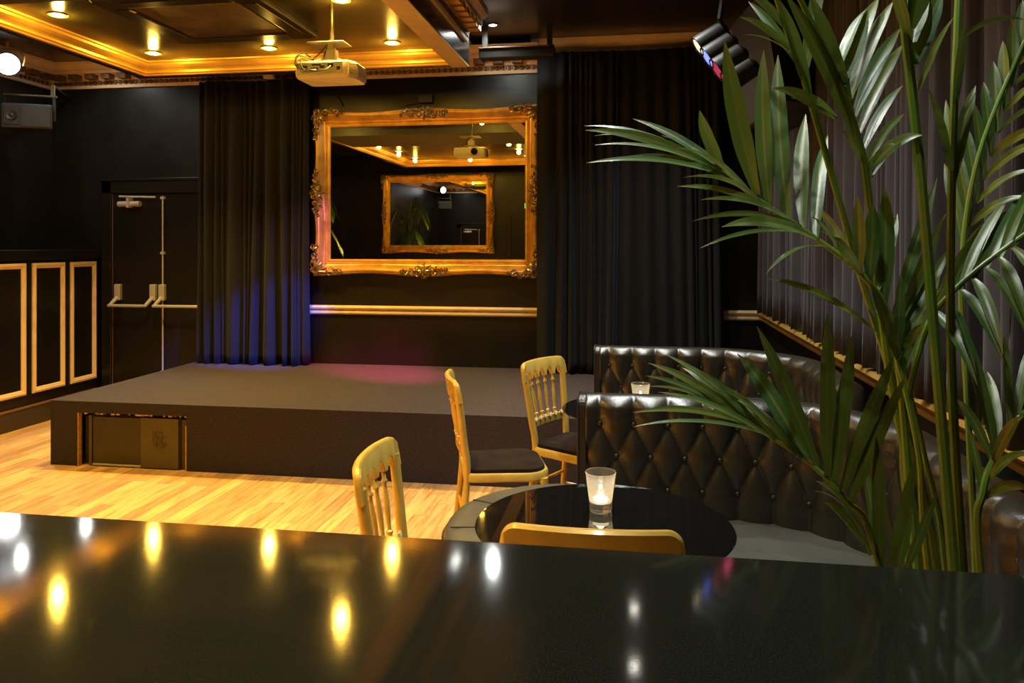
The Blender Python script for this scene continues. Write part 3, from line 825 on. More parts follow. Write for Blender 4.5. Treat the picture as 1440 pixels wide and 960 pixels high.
# ------------------------------------------------------------------ tables and candle glasses
def table(label, x, y, r=0.36):
    t = thing('round_table', label, 'table', (x, y, 0))
    MB().lathe([(0.02, 0.684), (r - 0.10, 0.684), (r - 0.012, 0.708), (r - 0.002, 0.713), (r, 0.717), (r - 0.003, 0.720), (0.02, 0.720)], (0, 0, 0), 72).build('table_top', 'black_gloss', t, smooth=True)
    MB().lathe([(0.035, 0.02), (0.035, 0.66), (0.12, 0.68), (0.12, 0.684)], (0, 0, 0), 20).build('pedestal', 'plastic_black', t, smooth=True)
    MB().lathe([(0.135, 0.0), (0.135, 0.012), (0.11, 0.02), (0.05, 0.03)], (0, 0, 0), 40).build('foot_plate', 'plastic_black', t, smooth=True)
    return t


table('glossy black round table with a candle glass inside the near booth', -0.086, 2.17)
table('glossy black round table half hidden behind the near booth', 0.015, 3.72)


def candle(label, x, y, z=0.7205):
    t = thing('candle_glass', label, 'candle glass', (x, y, z))
    g = [(0.004, 0.0), (0.031, 0.0), (0.033, 0.004), (0.0335, 0.028), (0.036, 0.045), (0.0445, 0.108), (0.0455, 0.112), (0.0445, 0.1135), (0.0430, 0.111), (0.0345, 0.048), (0.0318, 0.030), (0.029, 0.026), (0.004, 0.0255)]
    MB().lathe(g, (0, 0, 0), 36).build('tumbler', 'glass', t, smooth=True)
    w_ = MB().lathe([(0.003, 0.0275), (0.022, 0.0275), (0.0225, 0.036), (0.019, 0.038), (0.003, 0.037)], (0, 0, 0), 24).build('tealight', 'wax', t, smooth=True)
    MB().lathe([(0.0005, 0.0385), (0.009, 0.040), (0.011, 0.043), (0.007, 0.048), (0.0006, 0.053)], (0, 0, 0), 12).build('flame', 'flame', w_, smooth=True)
    d = bpy.data.lights.new('candle_light', 'POINT'); d.energy = 0.9; d.color = (1, 0.75, 0.45); d.shadow_soft_size = 0.006
    o = bpy.data.objects.new('candle_light', d); C.objects.link(o); o.parent = t; o.location = (0, 0, 0.068)


candle('clear tumbler with a lit tealight on the near table', -0.098, 2.275)
candle('clear tumbler with a lit tealight on the far table', 0.03, 3.76)


# ------------------------------------------------------------------ gold bentwood chairs
def chair_proto():
    t = bpy.data.objects.new('banquet_chair', None); C.objects.link(t); t.empty_display_size = 0.1
    ZS = 0.455
    def back_y(z): return -0.185 - 0.052 * max(0, (z - ZS) / 0.46) ** 1.1      # rake of the back
    def half(z): return 0.150 + 0.036 * max(0, (z - ZS) / 0.46)
    def bow(x): return -0.028 * (1 - (x / 0.19) ** 2)
    for s in (-1, 1):
        pts = [(s * 0.172, -0.235, 0.0), (s * 0.160, -0.205, 0.22), (s * 0.150, -0.185, ZS), (s * half(0.60), back_y(0.60), 0.60), (s * half(0.75), back_y(0.75), 0.75), (s * half(0.86), back_y(0.86), 0.86)]
        MB().tube(crom(pts, 5), [0.0155] * 11 + [0.0175] * 15, 10).build('back_post', 'chair_gold', t, smooth=True)
    # top rail: bowed board with rounded shoulders and a scalloped lower edge
    xs = [-0.105, -0.035, 0.035, 0.105]; nsec = 90; rings = []
    for i in range(nsec + 1):
        u = i / nsec * 2 - 1; hw = 0.2035; x = u * hw
        e = max(0.0, (abs(u) - 0.80) / 0.20); top = 0.922 - 0.052 * (1 - sqrt(max(0, 1 - e * e))) + 0.004 * (1 - u * u)
        edges = [-0.170] + xs + [0.170]; bot = 0.822
        for a, b in zip(edges[:-1], edges[1:]):
            a2, b2 = a + 0.010, b - 0.010
            if a2 < x < b2:
                m = (x - (a2 + b2) / 2) / ((b2 - a2) / 2); bot = 0.822 + 0.042 * sqrt(max(0, 1 - m * m))
        if abs(x) > 0.172: bot = 0.815 + 0.0 * e
        top = max(top, bot + 0.004)
        yc = back_y(0.88) + bow(x); th = 0.0125 * (1 if abs(u) < .97 else .7)
        sh = lambda z: back_y(z) - back_y(0.88)
        ring = [(x, yc - th + sh(bot), bot + .004), (x, yc - th * .6 + sh(bot), bot), (x, yc + th * .6 + sh(bot), bot), (x, yc + th + sh(bot), bot + .004),
                (x, yc + th + sh(top), top - .007), (x, yc + th * .45 + sh(top), top), (x, yc - th * .45 + sh(top), top), (x, yc - th + sh(top), top - .007)]
        rings.append(ring)
    MB().loft(rings).build('top_rail', 'chair_gold', t, smooth=True)
    # lower cross rail
    rings = []
    for i in range(25):
        x = (i / 24 * 2 - 1) * 0.155; y = back_y(0.575) + bow(x) * 0.7
        rings.append([(x, y - .010, .555), (x, y + .010, .555), (x, y + .010, .597), (x, y - .010, .597)])
    lr = MB().loft(rings).build('lower_rail', 'chair_gold', t, smooth=True, bevel=0.003)
    for x in [-0.124, -0.072, -0.024, 0.024, 0.072, 0.124]:
        y = back_y(0.59) + bow(x) * 0.7
        MB().tube([(x - .008, y + .012, .612), (x - .004, y + .013, .598), (x + .002, y + .013, .590), (x + .009, y + .013, .598), (x + .010, y + .012, .610)], [.004, .0065, .0075, .0065, .004], 7).build('scroll_bead', 'chair_bead', lr, smooth=True)
    for x in xs:
        xb = x * 0.80
        p0 = Vector((xb, back_y(.60) + bow(xb) * .7, .594)); p1 = Vector((x, back_y(.83) + bow(x), .836)); d = p1 - p0; L = d.length
        prof = [(.007, 0), (.0075, .02), (.011, .028), (.011, .033), (.0062, .038), (.0075, .07), (.0095, .105), (.0090, .135), (.0068, .170), (.0062, .190), (.0105, .196), (.0105, .202), (.0065, .208), (.0075, L)]
        MB().lathe(prof, p0, 10, d).build('spindle', 'chair_gold', t, smooth=True)
    # seat
    ol = rounded_outline([(-0.168, -0.20), (0.168, -0.20), (0.205, 0.20), (-0.205, 0.20)], [0.045, 0.045, 0.10, 0.10], 8)
    rings = [[(x, y, z) for x, y in inset(ol, i)] for i, z in ((0.006, 0.418), (0.0, 0.424), (0.0, 0.450), (0.006, 0.458), (0.03, 0.458))]
    MB().loft(rings).build('seat_frame', 'chair_gold', t, smooth=True)
    rings = [[(x * k, y * k, z) for x, y in ol] for k, z in ((0.91, 0.452), (0.93, 0.464), (0.915, 0.474), (0.84, 0.481), (0.6, 0.487), (0.3, 0.489), (0.05, 0.489))]
    MB().loft(rings).build('seat_pad', 'seat_velvet', t, smooth=True)
    for s in (-1, 1):
        MB().tube([(s * 0.172, 0.168, 0.43), (s * 0.178, 0.178, 0.2), (s * 0.185, 0.190, 0.0)], [0.019, 0.0165, 0.0125], 10).build('leg', 'chair_gold', t, smooth=True)
        MB().tube([(s * 0.180, 0.180, 0.17), (s * 0.162, -0.212, 0.19)], 0.009, 8).build('stretcher', 'chair_gold', t, smooth=True)
    MB().tube([(-0.178, 0.175, 0.26), (0.178, 0.175, 0.26)], 0.009, 8).build('stretcher', 'chair_gold', t, smooth=True)
    MB().tube([(-0.160, -0.20, 0.26), (0.160, -0.20, 0.26)], 0.009, 8).build('stretcher', 'chair_gold', t, smooth=True)
    for ch in t.children:                 # the backs are a little lower than the rails were drawn
        for o in (ch, *ch.children):
            for v in o.data.vertices:
                if v.co.z > 0.495: v.co.z = 0.495 + (v.co.z - 0.495) * 0.915
    return t


CH = chair_proto()
CHAIRS = [  # x, y of seat centre, facing angle in degrees from +x, label
    (-0.100, 1.925, 91.5, 'gold spindle-back chair with its back to the bar counter'),
    (-0.525, 2.215, 3, 'gold spindle-back chair standing at the open side of the near booth'),
    (-0.622, 3.635, 17, 'gold spindle-back chair turned side-on beside the leather bench end'),
    (-0.275, 4.005, -27, 'gold spindle-back chair drawn up to the far round table'),
    (-3.75, 0.55, 80, 'gold spindle-back chair by the opposite mirror, first of a pair'),
    (-4.25, 0.55, 95, 'gold spindle-back chair by the opposite mirror, next to the potted palm'),
]
for i, (x, y, a, lab) in enumerate(CHAIRS):
    o = CH if i == 0 else copy_tree(CH)
    o.location = (x, y, 0); o.rotation_euler = (0, 0, radians(a) - pi / 2)
    tag(o, lab, 'chair', 'gold spindle-back chairs')


# ------------------------------------------------------------------ recessed downlights
RING_Y = MB().lathe([(0.058, -0.004), (0.060, 0.0), (0.058, 0.004), (0.046, 0.006), (0.043, 0.002), (0.046, -0.004)], (0, 0, 0), 28, close=True).mesh('trim_ring', 'ring_brass', True)
LENS_Y = MB().lathe([(0.002, -0.012), (0.022, -0.011), (0.040, -0.005), (0.044, 0.001), (0.002, 0.001)], (0, 0, 0), 24).mesh('lens', 'lamp_yellow', True)
RING_W = MB().lathe([(0.040, -0.004), (0.042, 0.0), (0.040, 0.004), (0.031, 0.006), (0.028, 0.002), (0.031, -0.004)], (0, 0, 0), 28, close=True).mesh('trim_ring', 'metal_grey', True)
LENS_W = MB().lathe([(0.002, -0.006), (0.018, -0.005), (0.026, -0.002), (0.029, 0.001), (0.002, 0.001)], (0, 0, 0), 24).mesh('lens', 'lamp_white', True)


def downlight(x, y, z, kind, label, group, watts, angle):
    t = thing('downlight', label, 'downlight', (x, y, z - 0.0045), group=group)
    link_copy(RING_Y if kind == 'y' else RING_W, 'trim_ring', t, (0, 0, 0)); link_copy(LENS_Y if kind == 'y' else LENS_W, 'lens', t, (0, 0, 0))
    if kind == 'y':      # domed lamp that also washes the moulding and the panel around it
        d = bpy.data.lights.new('bulb_light', 'POINT'); d.energy = W_GLOW; d.color = (1.0, 0.56, 0.07); d.shadow_soft_size = 0.03
        o = bpy.data.objects.new('bulb_light', d); C.objects.link(o); o.parent = t; o.location = (0, 0, -0.05)
        spot('bulb_beam', (0, 0, -0.03), (0, 0.0001, -1), watts, COL_COFFER, angle, t, 0.8, 0.035)
    else:
        spot('bulb_light', (0, 0, -0.03), (0, 0.0001, -1), watts, COL_WHITE, angle, t, 0.9, 0.035)


for y in (5.35, 4.37, 2.45, 1.5, 0.6):
    downlight(-3.62, y, ZCOF, 'y', 'glowing yellow downlight in the coffer, along the side-bar edge', 'yellow coffer downlights on the side-bar side', W_COFFER, 96)
    downlight(-1.73, y, ZCOF, 'y', 'glowing yellow downlight in the coffer, along the beam edge', 'yellow coffer downlights beside the beam', W_COFFER, 96)
downlight(-2.68, 5.35, ZCOF, 'y', 'glowing yellow downlight between the ceiling air unit and the gold moulding', None, W_COFFER, 96)
downlight(-2.68, 0.6, ZCOF, 'y', 'yellow downlight at the far end of the coffer, seen in the mirror', None, W_COFFER, 96)
downlight(-1.10, 5.95, ZOUT_R, 'w', 'small white downlight in the black ceiling beside the beam end', None, W_WHITE * .35, 165)
for y in (5.42, 4.68, 3.94, 3.20, 2.46, 1.72, 0.98):
    downlight(0.0, y, ZOUT_R, 'w', 'small white downlight in the black ceiling above the booths', 'white downlights above the booths', W_WHITE * (0.55 if y < 2 else 1.0), 100)
for y in (6.10, 5.38, 4.66):
    downlight(-4.78, y, ZOUT_L, 'w', 'small white downlight in the ceiling above the side bar', 'white downlights above the side bar', W_WHITE * .2, 165)


# ------------------------------------------------------------------ ceiling fittings
def projector():
    x, y, z = -1.83, 4.47, 2.495
    t = thing('projector', 'cream projector hanging from the coffer ceiling', 'projector', (x, y, z))
    ol = rounded_outline([(-0.185, -0.13), (0.155, -0.13), (0.19, -0.06), (0.185, 0.13), (-0.185, 0.13)], [0.03] * 5, 4)
    rings = [[(a, b, zz) for a, b in inset(ol, i)] for i, zz in ((0.035, 0.0), (0.012, 0.006), (0.002, 0.022), (0.0, 0.05), (0.006, 0.10), (0.014, 0.108))]
    body = MB().loft(rings).build('body', 'plastic_cream', t, smooth=True)
    MB().box(-0.165, 0.120, -0.1335, -0.128, 0.028, 0.096).build('socket_panel', 'metal_grey', body, bevel=0.002)
    for a, w_, zz, h in ((-0.14, 0.045, 0.05, 0.03), (-0.08, 0.05, 0.042, 0.022), (-0.02, 0.03, 0.06, 0.018), (0.03, 0.035, 0.066, 0.024), (0.085, 0.022, 0.048, 0.022), (-0.07, 0.06, 0.076, 0.012)):
        MB().box(a, a + w_, -0.137, -0.130, zz, zz + h).build('socket', 'socket_dark', body, bevel=0.002)
    vent = MB()
    for k in range(6): vent.box(0.158, 0.176, -0.128 + 0.0, -0.060, 0.03 + k * 0.011, 0.035 + k * 0.011)
    for k in range(7):
        u0 = Vector((0.157, -0.128, 0.026 + k * 0.011)); u1 = Vector((0.191, -0.062, 0.026 + k * 0.011))
        MB().tube([u0 + Vector((0.002, -0.002, 0)), u1 + Vector((0.002, -0.002, 0))], 0.0032, 5).build('vent_slat', 'plastic_cream', body)
    MB().lathe([(0.038, 0.0), (0.038, 0.02), (0.030, 0.022), (0.028, 0.012), (0.002, 0.010)], (0.06, 0.125, 0.058), 20, Vector((0, 1, 0))).build('projector_lens', 'black_gloss', t, smooth=True)
    zc = ZCOF - z
    MB().box(-0.13, 0.10, -0.07, 0.08, 0.232, 0.240).build('mount_plate', 'metal_grey', t, bevel=0.003)
    MB().box(-0.020, 0.020, -0.020, 0.020, 0.20, 0.232).build('mount_neck', 'metal_grey', t, bevel=0.004)
    MB().tube([(0, 0, 0.24), (0, 0, zc - 0.0005)], 0.013, 10).build('drop_pole', 'ac_black', t, smooth=True)
    zc = 0.24
    MB().box(-0.034, 0.034, -0.030, 0.030, 0.135, 0.20).build('tilt_bracket', 'metal_grey', t, bevel=0.004)
    for ax, ay in ((-0.11, -0.07), (0.10, -0.07), (-0.10, 0.08), (0.10, 0.08)):
        MB().tube([(0, 0, 0.14), (ax * .6, ay * .6, 0.132), (ax, ay, 0.108)], 0.008, 6).build('mount_arm', 'metal_grey', t)
    for pts in ([(-0.03, 0.0, zc - .01), (-0.10, -0.05, zc - .1), (-0.155, -0.15, 0.14), (-0.14, -0.17, 0.06), (-0.06, -0.165, 0.045), (-0.04, -0.14, 0.05)],
                [(-0.02, -0.02, zc - .01), (-0.05, -0.06, zc - .13), (-0.13, -0.15, 0.12), (-0.09, -0.185, 0.035), (0.02, -0.17, 0.04), (0.05, -0.14, 0.07)],
                [(-0.01, 0.02, zc - .01), (-0.07, -0.0, zc - .12), (-0.15, -0.08, 0.17), (-0.17, -0.15, 0.09), (-0.12, -0.15, 0.04), (-0.11, -0.14, 0.06)]):
        MB().tube(crom([Vector(p) for p in pts], 5), 0.0042, 6).build('cable', 'wire', t, smooth=True)


projector()


def air_unit():
    x0, x1, y0, y1 = -3.20, -2.16, 4.08, 5.07
    t = thing('ceiling_air_unit', 'black ceiling cassette air conditioner with brown grille', 'air conditioner', ((x0 + x1) / 2, (y0 + y1) / 2, ZCOF))
    hx, hy = (x1 - x0) / 2, (y1 - y0) / 2
    ol = rounded_outline([(-hx, -hy), (hx, -hy), (hx, hy), (-hx, hy)], [0.05] * 4, 5)
    inn = rounded_outline([(-hx + .17, -hy + .17), (hx - .17, -hy + .17), (hx - .17, hy - .17), (-hx + .17, hy - .17)], [0.03] * 4, 5)
    rings = [[(x, y, -0.0005) for x, y in ol], [(x, y, -0.022) for x, y in ol], [(x, y, -0.030) for x, y in inset(ol, 0.012)], [(x, y, -0.030) for x, y in inset(inn, -0.02)], [(x, y, -0.022) for x, y in inn], [(x, y, -0.0005) for x, y in inn]]
    MB().loft(rings + [rings[0]], cap=False).build('frame', 'ac_black', t)
    MB().prism(inset(inn, 0.004), -0.026, -0.001).build('grille', 'grille_brown', t, bevel=0.004)
    L = 2 * hx - 0.36; L2 = 2 * hy - 0.36
    for s in (-1, 1):
        for q in (0, 1):
            MB().box(-L / 2, L / 2, s * (hy - 0.10) - 0.045, s * (hy - 0.10) + 0.045, -0.036 - 0.004 * q, -0.031).build('louvre', 'ac_black' if q == 0 else 'plastic_dark', t, bevel=0.003) if q == 0 else MB().box(-L / 2, L / 2, s * (hy - 0.145) - 0.006, s * (hy - 0.145) + 0.006, -0.036, -0.030).build('louvre_edge', 'ring_brass' if s < 0 else 'ac_black', t)
            MB().box(s * (hx - 0.10) - 0.045, s * (hx - 0.10) + 0.045, -L2 / 2, L2 / 2, -0.036, -0.031).build('louvre', 'ac_black', t, bevel=0.003) if q == 0 else None
    MB().box(-0.46, -0.36, -0.30, -0.25, -0.034, -0.0305).build('label_plate', 'plastic_cream', t)


air_unit()


def side_speaker():
    c = Vector((-5.17, 5.92, 2.60))
    t = thing('wall_speaker', 'grey loudspeaker hung from a bracket above the side bar', 'speaker', c, radians(28))
    def b(name, x0, x1, y0, y1, z0, z1, m, par=t, bev=0.006): return MB().box(x0, x1, y0, y1, z0, z1).build(name, m, par, bevel=bev)
    ol = [(-0.19, -0.12), (0.19, -0.12), (0.14, 0.12), (-0.14, 0.12)]
    body = MB().prism(ol, -0.10, 0.11).build('cabinet', 'plastic_dark', t, bevel=0.008)
    b('tweeter_panel', -0.175, -0.05, -0.128, -0.118, -0.075, 0.085, 'plastic_black', body, 0.004)
    MB().lathe([(0.045, 0), (0.04, 0.012), (0.02, 0.004), (0.012, 0.012), (0.002, 0.016)], (-0.112, -0.127, 0.005), 20, Vector((0, -1, 0))).build('tweeter', 'plastic_dark', body, smooth=True)
    b('grille', -0.04, 0.18, -0.128, -0.118, -0.088, 0.098, 'plastic_dark', body, 0.004)
    for x in (-0.20, 0.17): b('yoke_arm', x, x + 0.02, -0.02, 0.02, -0.02, 0.19, 'plastic_dark', t, 0.003)
    b('yoke_bar', -0.20, 0.20, -0.02, 0.02, 0.19, 0.205, 'sub_olive', t, 0.003)
    b('hanger', 0.155, 0.185, -0.015, 0.015, 0.205, 0.30, 'sub_olive', t, 0.002)
    b('wall_arm', 0.155, 0.185, 0.015, 0.62, 0.285, 0.30, 'plastic_black', t, 0.002)


side_speaker()


def par_lamp():
    p = Vector((-5.12, 5.62, 3.0)); aim = Vector((-0.2, 0.6, 1.9)); d = (aim - p).normalized()
    t = thing('stage_spotlight', 'bright white round stage spotlight near the cornice', 'spotlight', p)
    MB().lathe([(0.05, -0.20), (0.085, -0.18), (0.092, -0.02), (0.100, 0.0), (0.100, 0.012), (0.088, 0.012), (0.086, -0.01), (0.04, -0.16)], (0, 0, 0), 28, d).build('housing', 'plastic_black', t, smooth=True)
    MB().lathe([(0.002, -0.004), (0.086, -0.006), (0.080, 0.008), (0.05, 0.020), (0.002, 0.025)], (0, 0, 0), 28, d).build('lens', 'lamp_par', t, smooth=True)
    s = d.cross(Vector((0, 0, 1))).normalized()
    MB().tube(crom([s * 0.11 - d * .08, s * 0.115 - d * .08 + Vector((0, 0, .10)), -d * .08 + Vector((0, 0, .14)), -s * 0.115 - d * .08 + Vector((0, 0, .10)), -s * 0.11 - d * .08], 4), 0.009, 6).build('yoke', 'ring_brass', t, smooth=True)
    MB().tube([-d * .08 + Vector((0, 0, .14)), -d * .08 + Vector((0, 0, ZOUT_L - p.z - 0.001))], 0.012, 8).build('hook_clamp', 'ring_brass', t)
    spot('bulb_light', d * 0.04, Vector((-4.3, 4.5, 0)) - p, W_PAR, (1.0, 0.93, 0.86), 70, t, 0.6, 0.07)


par_lamp()


def colour_bank():
    c = P(1004, 90, 3.95)
    t = thing('coloured_stage_light', 'bank of stage lamps with pink and blue lenses hung before the big speaker', 'stage light', c); t.scale = (1.05, 1.05, 1.05)
    d = Vector((-0.84, -0.06, -0.54)).normalized()
    side = d.cross(Vector((0, 0, 1))).normalized(); up = side.cross(d)
    rows = [(-0.115, 'lens_pink', 0.052), (-0.035, 'lens_dark_pink', 0.060), (0.045, 'lens_blue', 0.055), (0.12, 'lens_clear', 0.048)]
    for h, m, r in rows:
        o = up * h + side * (h * 0.35)
        can = MB().lathe([(0.02, -0.16), (r, -0.13), (r + 0.006, 0.0), (r + 0.006, 0.01), (r - 0.004, 0.01), (r - 0.006, -0.01), (0.02, -0.12)], o, 20, d).build('lamp_can', 'plastic_black', t, smooth=True)
        MB().lathe([(0.002, -0.002), (r - 0.003, -0.003), (r - 0.006, 0.006), (0.002, 0.012)], o, 20, d).build('lens', m, can, smooth=True)
        MB().box(-0.008, 0.008, -0.008, 0.008, -0.008, 0.008).build('barn_hinge', 'ring_brass', can).location = o + side * (r + 0.008)
    MB().tube([up * -0.16 + side * .02 - d * .14, up * 0.17 + side * .02 - d * .14], 0.014, 8).build('mount_bar', 'plastic_black', t)
    MB().tube([up * 0.17 - d * .14, Vector((0, 0, (ZOUT_R - c.z - 0.001) / 1.05)) - d * .14], 0.012, 8).build('hanger', 'plastic_black', t)
    q = Vector((0, 0, 0)) + d * 0.10 + Vector((-0.10, 0.06, 0))
    spot('blue_beam', q + up * .045, Vector((-3.22, 6.40, 0.75)) - c, 3200, (0.06, 0.12, 1.0), 13, t, 0.8, 0.04)
    spot('pink_beam', q - up * .1, Vector((-2.10, 6.25, 0.44)) - c, 2600, (1.0, 0.05, 0.25), 17, t, 1.0, 0.04)
    spot('violet_beam', q, Vector((-2.84, 6.45, 1.50)) - c, 330, (0.60, 0.16, 0.95), 14, t, 1.0, 0.04)


colour_bank()


def big_speaker():
    c = P(1098, 90, 4.42)
    t = thing('hanging_speaker', 'large black loudspeaker hung below the ceiling by the wall curtains', 'speaker', c)
    R = (Matrix.Rotation(radians(28), 4, 'Z') @ Matrix.Rotation(radians(-14), 4, 'X'))
    t.rotation_euler = R.to_euler()
    MB().prism([(-0.22, -0.20), (0.22, -0.20), (0.15, 0.20), (-0.15, 0.20)], -0.33, 0.33).build('cabinet', 'plastic_dark', t, bevel=0.012)
    MB().box(-0.20, 0.20, -0.213, -0.20, -0.31, 0.31).build('grille', 'plastic_black', t, bevel=0.006)
    MB().box(-0.225, -0.205, -0.21, -0.19, -0.33, 0.33).build('corner_strip', 'plastic_dark', t)
    for x in (-0.12, 0.12):
        MB().tube([(x, 0, 0.33), (x, 0.10, ZOUT_R - c.z + 0.02)], 0.010, 6).build('hanger', 'plastic_black', t)


big_speaker()


def small_wall_things():
    t = thing('wall_sensor', 'small black box on the wall above the mirror', 'sensor', (-1.80, YB, 2.775))
    MB().box(-0.065, 0.065, -0.06, -0.0005, -0.03, 0.045).build('case', 'plastic_black', t, bevel=0.006)
    MB().tube([(-0.06, -0.02, -0.02), (-0.11, -0.01, -0.03), (-0.2, -0.006, -0.045)], 0.004, 6).build('lead', 'wire', t)
    o = MB().tube(crom([(-2.62, YB - 0.006, 2.975), (-2.625, YB - 0.008, 2.86), (-2.60, YB - 0.006, 2.80), (-2.57, YB - 0.008, 2.745)], 5), 0.006, 6).build('wall_cable', 'wire', smooth=True)
    tag(o, 'thin black cable hanging from the cornice to the mirror frame', 'cable')
    o = MB().lathe([(0.002, 0.03), (0.03, 0.025), (0.05, 0.0), (0.045, -0.02), (0.002, -0.024)], P(378, 107, 6.76), 16).build('curtain_clip', 'plastic_cream', smooth=True)
    tag(o, 'small white fitting at the top of the stage curtain', 'fitting')
    e = thing('exit_sign', 'green lit exit sign above the door seen in the mirror', 'exit sign', (-1.82, YF, 2.22))
    MB().box(-0.16, 0.16, 0.0, 0.05, -0.06, 0.06).build('case', 'plastic_black', e)
    MB().box(-0.145, 0.145, 0.05, 0.054, -0.045, 0.045).build('face', 'exit_green', e)


small_wall_things()


# ------------------------------------------------------------------ bar counter in the foreground
def front_bar():
    t = thing('bar_counter', 'polished black stone bar counter with mirror-like top', 'bar counter', (0, 0.6, 0))
    MB().box(-2.4, 1.03, -0.42, 0.42, 1.06, 1.10).build('counter_top', 'granite', t, bevel=0.003)
    MB().box(-2.35, 1.03, -0.32, 0.34, 0.0, 1.06).build('bar_front', 'bar_front', t)
    for k in range(6):
        MB().box(-2.30 + k * 0.55, -1.82 + k * 0.55, 0.34, 0.352, 0.2, 0.98).build('panel', 'bar_black', t, bevel=0.004)


front_bar()


# ------------------------------------------------------------------ palms
def leaf_mesh(base, tip, sag, width, face, n=12, name='leaflet', twist=0.0):
    """one folded strap leaf from base to tip; sag = control-point offset; face = rough normal"""
    mid = (base + tip) / 2 + sag
    pts = bez(base, mid, tip, n); vs = []; fs = []; cols = []
    L = (tip - base).length
    for i, p in enumerate(pts):
        u = i / n
        t = (pts[min(i + 1, n)] - pts[max(i - 1, 0)]).normalized()
        fa = face.copy(); fa.rotate(Matrix.Rotation(twist * u, 3, t))
        s = t.cross(fa)
        if s.length < 1e-4: s = t.orthogonal()
        s.normalize(); nrm = s.cross(t)
        wv = width * (0.35 + 0.65 * min(1, u / 0.30)) * (1 - 0.12 * max(0, u - 0.3)) * (1 if u < 0.55 else max(0.03, 1 - ((u - 0.55) / 0.45) ** 1.9))
        fold = 0.35
        for a in (-1, -0.5, 0, 0.5, 1):
            h = abs(a) * wv * 0.5 * fold
            vs.append(p + s * (a * wv * 0.5) + nrm * (h * (1.0 - 0.3 * abs(a)))); cols.append((abs(a), u, 0, 1))
    for i in range(n):
        for k in range(4):
            q = i * 5 + k; fs.append((q, q + 1, q + 6, q + 5))
    return vs, fs, cols


def make_leaf(parent, base, tip, sag, width, face, twist=0.0, n=12):
    vs, fs, cols = leaf_mesh(base, tip, sag, width, face, n, twist=twist)
    me = bpy.data.meshes.new('leaflet'); me.from_pydata([tuple(v) for v in vs], [], fs)
    at = me.color_attributes.new('leafuv', 'FLOAT_COLOR', 'POINT')
    for i, c in enumerate(cols): at.data[i].color = c
    me.polygons.foreach_set('use_smooth', [True] * len(me.polygons)); me.materials.append(MATS['leaf'])
    o = bpy.data.objects.new('leaflet', me); C.objects.link(o); o.parent = parent
    return o


POT = Vector((0.545, 1.40, 0))


